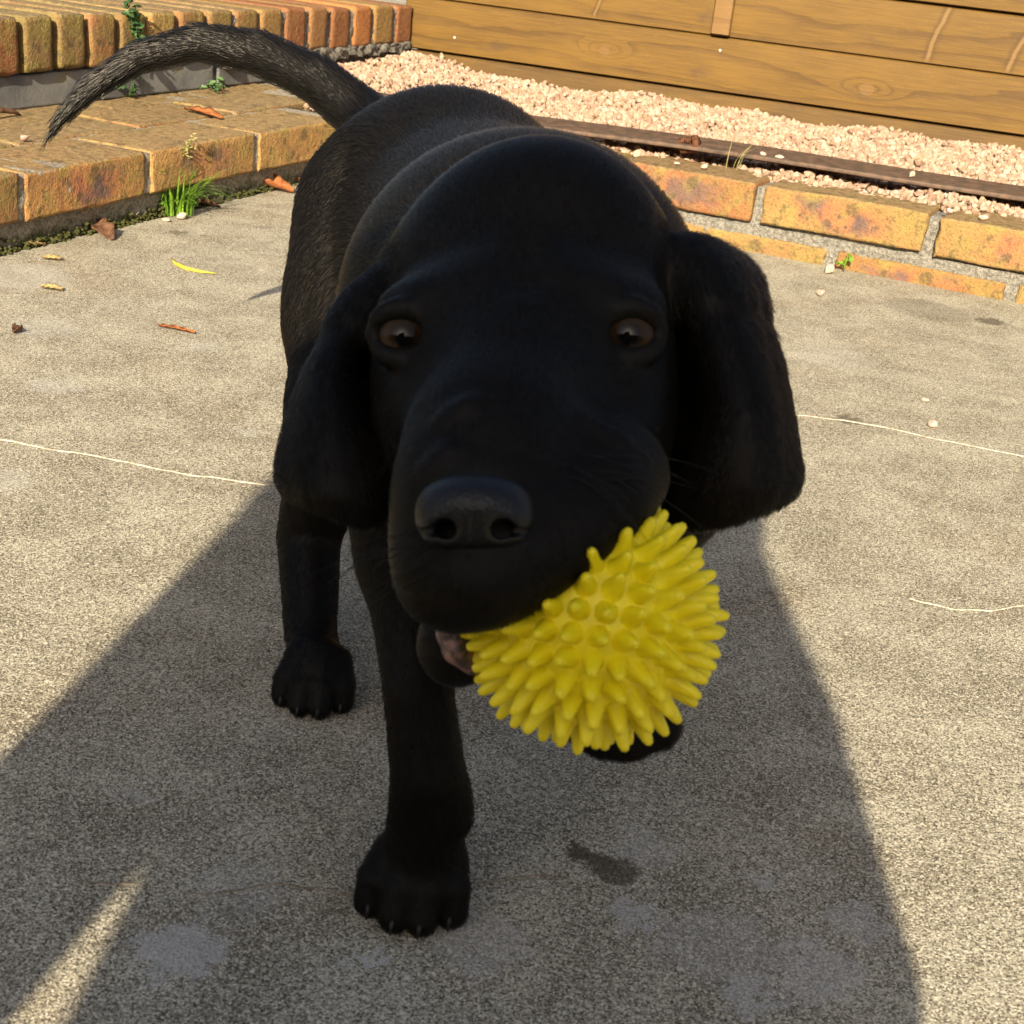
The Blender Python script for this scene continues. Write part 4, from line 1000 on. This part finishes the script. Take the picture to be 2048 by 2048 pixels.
# ------------------------------------------------------------------ spiky toy ball
t = NT('yellow_rubber'); c = t.coord('Object'); n_ = t.noise(c, 120, 2, .5)
M['rubber'] = t.done(t.mix(t.rng(n_, .35, .65), (.78, .64, .004), (.86, .73, .008)), .48, None, .45)
bm = bmesh.new(); bmesh.ops.create_icosphere(bm, subdivisions=4, radius=BR)
toy = link('toy_ball', bm_mesh('toy_ball', bm, True), M['rubber'], None, Vector(BALL), (.9, .35, 1.1))
tag(toy, 'bright yellow rubber ball with soft spikes in the puppy\'s mouth', 'ball')
prof = [(0.0, .0042), (.0013, .0033), (.0034, .0027), (.0062, .0022), (.0090, .0017), (.0105, .0011), (.0110, .0)]
V = []; F = []; sd = 12
for i, (h, rr_) in enumerate(prof[:-1]):
    for j in range(sd): V.append((rr_ * math.cos(2 * math.pi * j / sd), rr_ * math.sin(2 * math.pi * j / sd), h))
    if i:
        for j in range(sd): F.append(((i - 1) * sd + j, (i - 1) * sd + (j + 1) % sd, i * sd + (j + 1) % sd, i * sd + j))
V.append((0, 0, prof[-1][0])); q = (len(prof) - 2) * sd
for j in range(sd): F.append((q + j, q + (j + 1) % sd, len(V) - 1))
sm = mesh('spike', V, F, True); sm.materials.append(M['rubber'])
NSP = 240; rr = random.Random(12); dirs = []
for i in range(NSP):
    z = 1 - 2 * (i + .5) / NSP; ph = i * math.pi * (3 - math.sqrt(5)); q = math.sqrt(1 - z * z); dirs.append(Vector((q * math.cos(ph), z, q * math.sin(ph))))
tm = toy.rotation_euler.to_matrix(); wd = np.array([tm @ d for d in dirs])
buried = np.min([dog.eval(BALL + wd * (BR + q_)) for q_ in (.004, .007, .0105)], axis=0) < -.0015   # pressed flat inside the mouth
for d, bu in zip(dirs, buried):
    if bu: continue
    o = bpy.data.objects.new('spike', sm); COL.objects.link(o); o.parent = toy
    o.location = d * (BR - .0012); o.rotation_euler = (d + Vector([rr.gauss(0, .09) for _ in range(3)])).to_track_quat('Z', 'Y').to_euler()
    o.scale = (1, 1, rr.uniform(.82, 1.02))
# ------------------------------------------------------------------ small things lying about
def leaf_mesh(name, L_, W_, curl, twist, seed, lobes=0.0, n=12, m_=6, th=.0006):
    """a dry leaf: curled blade with a raised midrib and a ragged edge, closed and slightly thick"""
    r = random.Random(seed); V = []; F = []
    top = []
    for i in range(n + 1):
        u = i / n; half = W_ * .5 * (math.sin(math.pi * min(1, u * .94 + .03)) ** .75) * (1 + lobes * math.sin(u * 17 + seed) + r.uniform(-.08, .08) * (lobes > 0))
        for j in range(m_ + 1):
            v = (j / m_ - .5) * 2; y = v * half; x = (u - .5) * L_
            z = curl * (v * v) * half * 1.6 + twist * math.sin(u * 3.1 + .4) * L_ * .5 + .0012 * math.sin(u * 23 + v * 5 + seed) - .0006 * (abs(v) < .1)
            top.append((x, y, z))
    k_ = len(top); V = top + [(x, y, z - th) for x, y, z in top]; w_ = m_ + 1
    for i in range(n):
        for j in range(m_):
            a = i * w_ + j; F.append((a, a + w_, a + w_ + 1, a + 1)); F.append((a + k_, a + 1 + k_, a + w_ + 1 + k_, a + w_ + k_))
    ring = [j for j in range(w_)] + [i * w_ + m_ for i in range(1, n + 1)] + [n * w_ + j for j in range(m_ - 1, -1, -1)] + [i * w_ for i in range(n - 1, 0, -1)]
    for q in range(len(ring)): a, b = ring[q], ring[(q + 1) % len(ring)]; F.append((a, b, b + k_, a + k_))
    return mesh(name, V, F, True)
def leaf_mat(name, a, b, sc_=90): return mat_simple(name, a, b, sc_, .7, .5, .0008, .3)
M['leaf_orange'] = leaf_mat('leaf_orange', (.20, .060, .018), (.34, .125, .04)); M['leaf_brown'] = leaf_mat('leaf_brown', (.065, .030, .016), (.17, .085, .045))
M['leaf_tan'] = leaf_mat('leaf_tan', (.20, .115, .05), (.36, .23, .115)); M['yellow_leaf'] = leaf_mat('yellow_leaf', (.42, .34, .035), (.55, .46, .07)); M['petal'] = leaf_mat('petal', (.34, .24, .09), (.44, .33, .15))
def put_leaf(name, label, cat, me, mat, p, rot, group=None):
    o = link(name, me, mat, None, p, rot); o.scale = (.85, .85, .85); zz = .85 * min((o.rotation_euler.to_matrix() @ v.co).z for v in me.vertices); o.location.z = p[2] + .0008 - zz
    tag(o, label, cat, group); return o
put_leaf('dry_leaf', 'curled dark brown leaf on the concrete left of the grass tuft', 'leaf', leaf_mesh('dry_leaf', .070, .028, .28, .06, 3, .12), M['leaf_brown'], (-.482, 1.566, 0), (.15, .12, math.radians(-50)))
put_leaf('dry_leaf', 'orange brown dry leaf on the concrete beside the puppy\'s hip', 'leaf', leaf_mesh('dry_leaf', .075, .032, .55, .12, 5, .22), M['leaf_orange'], (-.366, 1.925, 0), (.1, -.05, math.radians(-12)))
put_leaf('dry_leaf', 'small orange leaf at the foot of the step, farthest from us', 'leaf', leaf_mesh('dry_leaf', .042, .022, .4, .06, 8, .1), M['leaf_orange'], (-.335, 2.005, 0), (.1, .05, math.radians(20)))
put_leaf('dry_leaf', 'tan leaf lying against the moss at the near end of the step', 'leaf', leaf_mesh('dry_leaf', .036, .016, .35, .04, 11, .05), M['leaf_tan'], (-.528, 1.478, 0), (.12, .05, math.radians(40)))
put_leaf('dry_leaf', 'crumpled brown leaf on the concrete right of the grass tuft', 'leaf', leaf_mesh('dry_leaf', .045, .026, .3, .06, 14, .15), M['leaf_brown'], (-.418, 1.772, 0), (-.1, .08, math.radians(15)))
put_leaf('dry_leaf', 'flat ochre leaf lying on top of the brick step', 'leaf', leaf_mesh('dry_leaf', .085, .028, .25, .03, 17, .15), M['leaf_orange'], (-.468, 1.965, STOP + .001), (.05, 0, math.radians(-35)))
put_leaf('fallen_petal', 'ochre yellow petal on the sunny concrete, nearer the camera of two', 'petal', leaf_mesh('fallen_petal', .024, .012, .3, .02, 21), M['petal'], (-.453, 1.320, 0), (0, .05, .1))
put_leaf('fallen_petal', 'ochre yellow petal on the sunny concrete, farther of two', 'petal', leaf_mesh('fallen_petal', .022, .014, .2, .02, 22), M['petal'], (-.490, 1.432, 0), (0, .05, .3))
put_leaf('dry_leaf', 'narrow brown leaf stalk on the concrete left of the puppy', 'leaf', leaf_mesh('dry_leaf', .042, .005, .4, .02, 25), M['leaf_orange'], (-.313, 1.235, 0), (0, 0, math.radians(-14)))
put_leaf('dry_leaf', 'tiny dark red leaf on the concrete at the left edge', 'leaf', leaf_mesh('dry_leaf', .013, .010, .8, .02, 26), M['leaf_brown'], (-.433, 1.175, 0), (0, 0, 1.2))
# yellow grass blade lying on the concrete
V, F = tube([(-.383, 1.485, .003), (-.374, 1.468, .002), (-.360, 1.455, .0018), (-.345, 1.449, .0018), (-.327, 1.447, .002)], [.0008, .0019, .0021, .0016, .0004], 8)
o = link('fallen_straw', mesh('fallen_straw', V, F, True), M['yellow_leaf']); tag(o, 'bright yellow curved straw lying on the concrete left of the puppy', 'straw')
# dark twig against the grey wall
V, F = tube([(-.672, 1.742, STOP + .004), (-.662, 1.762, STOP + .010), (-.655, 1.785, STOP + .006), (-.650, 1.792, STOP + .002)], [.002, .0035, .003, .001], 8)
o = link('twig', mesh('twig', V, F, True), M['leaf_brown']); tag(o, 'dark curled twig on the step at the left edge', 'twig')

# pebbles strayed from the gravel
PB = chip_shapes(6, 77); M['pebble'] = mat_simple('pebble', (.42, .29, .21), (.60, .47, .37), 200, .8, .3, .0006)
def pebble(p, s_, i, label):
    me = mesh('pebble', PB[i % 6] * s_, [tuple(f) for f in IF], False); o = link('pebble', me, M['pebble'], None, (p[0], p[1], p[2] - (PB[i % 6][:, 2].min() * s_)), (0, 0, i * 1.3)); tag(o, label, 'pebble', 'stray pebbles'); return o
pebble((.327, 1.668, 0), .008, 0, 'pale pebble on the concrete below the kerb, right of the puppy\'s ear')
pebble((.358, 1.800, 0), .009, 1, 'pale pebble against the foot of the kerb by the seedling')
pebble((.364, 1.282, 0), .0035, 2, 'small pale pebble on the concrete near the right edge, upper of two')
pebble((.353, 1.205, 0), .0045, 3, 'small pale pebble on the concrete near the right edge, lower of two')
pebble((.278, 1.985, .1075), .0060, 4, 'left one of two white pebbles side by side on the brown strip')
pebble((.300, 1.978, .1075), .0062, 5, 'right one of two white pebbles side by side on the brown strip')
pebble((.470, 1.945, .1085), .0060, 1, 'single white pebble on the brown strip towards the right edge')
pebble((.165, 1.962, .088), .004, 2, 'left of two white chips on the red kerb brick')
pebble((.200, 1.950, .088), .005, 3, 'right of two white chips on the red kerb brick')
pebble((.492, 1.812, .088), .006, 4, 'left of two white chips on the kerb brick at the right edge')
pebble((.530, 1.795, .088), .006, 5, 'right of two white chips on the kerb brick at the right edge')
pebble((-.585, 1.622, STOP + .001), .007, 0, 'white chip on top of the brick step under the tail tip')
pebble((-.437, 1.668, 0), .005, 2, 'cream pebble at the foot of the grass tuft')
pebble((-.425, 1.690, 0), .006, 3, 'round cream pebble right of the grass tuft\'s foot')

# green plants
def mat_green(name, a, b):
    t = NT(name); c = t.coord('Object'); n_ = t.noise(c, 60, 3, .6); m_ = t.done(t.mix(t.rng(n_, .35, .65), a, b), .55, None, .4)
    t.b.inputs['Subsurface Weight'].default_value = 0.0; return m_
M['grass'] = mat_green('grass', (.075, .17, .010), (.17, .32, .025)); M['ivy'] = mat_green('ivy', (.018, .050, .012), (.06, .125, .035)); M['moss'] = mat_simple('moss', (.035, .038, .012), (.085, .085, .028), 250, .95, 1.0, .003, .1); M['straw'] = leaf_mat('straw', (.20, .17, .06), (.36, .31, .13))
def blade(V, F, p, az, lean, L_, w_, r, seg=6):
    b0 = len(V); d = Vector((math.cos(az), math.sin(az), 0)); s_ = Vector((-d.y, d.x, 0))
    for i in range(seg + 1):
        u = i / seg; ang = lean * u ** 1.3
        q = Vector(p) + d * (L_ * u * math.sin(ang)) + Vector((0, 0, L_ * u * math.cos(ang * .85))); q.z = max(q.z, p[2] + .001)
        hw = w_ * .5 * (1 - u) ** .6 * (.6 + .4 * min(1, u * 5))
        V += [q - s_ * hw, q + Vector((0, 0, -hw * .5)), q + s_ * hw]
        if i:
            for j in range(2): F.append((b0 + (i - 1) * 3 + j, b0 + (i - 1) * 3 + j + 1, b0 + i * 3 + j + 1, b0 + i * 3 + j))
r = random.Random(31); g0 = Vector((-.440, 1.712, 0))
tuft = tag(empty('grass_tuft', g0), 'bright green grass tuft growing at the foot of the brick step', 'grass tuft')
V = []; F = []
for i in range(150):
    a = r.uniform(0, 6.283); rad = r.random() ** .6 * .020
    blade(V, F, (math.cos(a) * rad * 1.2, math.sin(a) * rad, 0), a + r.uniform(-.6, .6), r.uniform(.15, 1.35), r.uniform(.035, .075), r.uniform(.0018, .0036), r)
link('blades', mesh('blades', V, F, True), M['grass'], tuft)
V, F = tube([(.0, .0, 0), (.002, .002, .03), (.006, .004, .058), (.012, .006, .078), (.017, .007, .088)], [.0013, .0012, .0010, .0008, .0005], 6)
stalk = link('stalk', mesh('stalk', V, F, True), M['grass'], tuft)
V = []; F = []
for i in range(34):
    u = r.random(); c_ = Vector((.010 + .012 * u + r.gauss(0, .004), .005 + r.gauss(0, .004), .070 + .024 * u + r.gauss(0, .003))); d = Vector((r.gauss(0, 1), r.gauss(0, 1), r.uniform(.2, 1.2))).normalized()
    V1, F1 = tube([c_, c_ + d * .0022, c_ + d * .005], [.0004, .0011, .0002], 5); b0 = len(V); V += V1; F += [tuple(q + b0 for q in f) for f in F1]
link('seed_head', mesh('seed_head', V, F, True), M['straw'], stalk)
# blades in the gravel
V = []; F = []
for i in range(7): blade(V, F, (r.gauss(0, .006), r.gauss(0, .004), 0), r.uniform(-.4, 1.2), r.uniform(.2, .9), r.uniform(.03, .06), .0012, r)
o = link('grass_sprig', mesh('grass_sprig', V, F, True), M['straw'], None, (.243, 1.965, .088)); tag(o, 'thin yellow green grass sprig between kerb and brown strip', 'grass')
def leaflets(name, label, p, pts, mat, size, seed, stem=None):
    rr_ = random.Random(seed); root = tag(empty(name, p), label, 'weed')
    lm = leaf_mesh('leaf', size, size * .75, .35, .06, seed, .05, 6, 4, .0003)
    for q in pts:
        o = link('leaf', lm, mat, root, q, (rr_.uniform(-.9, .9), rr_.uniform(-.9, .5), rr_.uniform(0, 6.28))); k_ = rr_.uniform(.6, 1.25); o.scale = (k_, k_, k_)
    if stem: V, F = tube(stem, .0009, 6); link('stem', mesh('stem', V, F, True), mat, root)
    return root
rr = random.Random(9)
wt = W0 + SD * .36
leaflets('creeping_weed', 'dark green weed creeping over the upright bricks of the wall', (wt[0], wt[1], STOP), [(SD[0] * (.010 * rr.gauss(0, 1) + .02 * (i / 26 - .5)) - SN[0] * (.016 + .005 * rr.random()), SD[1] * (.010 * rr.gauss(0, 1) + .02 * (i / 26 - .5)) - SN[1] * (.016 + .005 * rr.random()), .050 + .075 * (1 - i / 26)) for i in range(26)], M['ivy'], .014, 41,
          [(-SN[0] * .016, -SN[1] * .016, .05), (-SN[0] * .018, -SN[1] * .018, .08), (-SN[0] * .017, -SN[1] * .017, .122)])
wt = W0 + SD * .36 - SN * .010
leaflets('creeping_weed', 'small weed hanging on the grey wall blocks under the tail', (wt[0], wt[1], STOP), [(SD[0] * rr.gauss(0, .012), SD[1] * rr.gauss(0, .012), .003 + .036 * rr.random()) for i in range(16)], M['ivy'], .013, 43, [(0, 0, 0), (.002, 0, .02), (0, .002, .042)])
wt = W0 + SD * .55 - SN * .02
leaflets('low_weed', 'pale green weed cushion where the grey wall meets the step', (wt[0], wt[1], STOP), [(SD[0] * rr.gauss(0, .022) + rr.gauss(0, .004), SD[1] * rr.gauss(0, .022), .003 + .010 * rr.random()) for i in range(30)], mat_green('pale_weed', (.05, .11, .035), (.12, .20, .08)), .011, 44)
leaflets('seedling', 'tiny seedling growing from the joint at the foot of the kerb', (.380, 1.818, 0), [(.0, 0, .014), (.006, -.002, .018), (-.006, 0, .010), (.002, .002, .022)], M['grass'], .012, 45, [(0, .004, 0), (0, 0, .010), (.001, 0, .02)])
# moss along the foot of the step
VV = []; FF = []; b0 = 0; rg = np.random.default_rng(5)
for i in range(2200):
    t_ = rg.uniform(-1.0, .5); dens = .5 + .35 * math.sin(t_ * 11 + 2) + .35 * math.sin(t_ * 29)
    if rg.random() > .15 + .75 * dens: continue
    up = abs(rg.normal(0, .0045)); p = S0 + SD * t_ - SN * (rg.uniform(-.003, .004) * (1 - up * 40)) + SN * .001
    s_ = rg.uniform(.0010, .0028); P = IV1 * s_ * np.array([1.2, 1.2, .8]) * rg.uniform(.7, 1.3, (len(IV1), 1)); VV.append(P + [p[0], p[1], up]); FF.append(IF1 + b0); b0 += len(IV1)
o = link('moss', mesh('moss', np.concatenate(VV), np.concatenate(FF).tolist(), True), M['moss']); tag(o, 'dark green moss along the foot of the brick step', 'moss', kind='stuff')
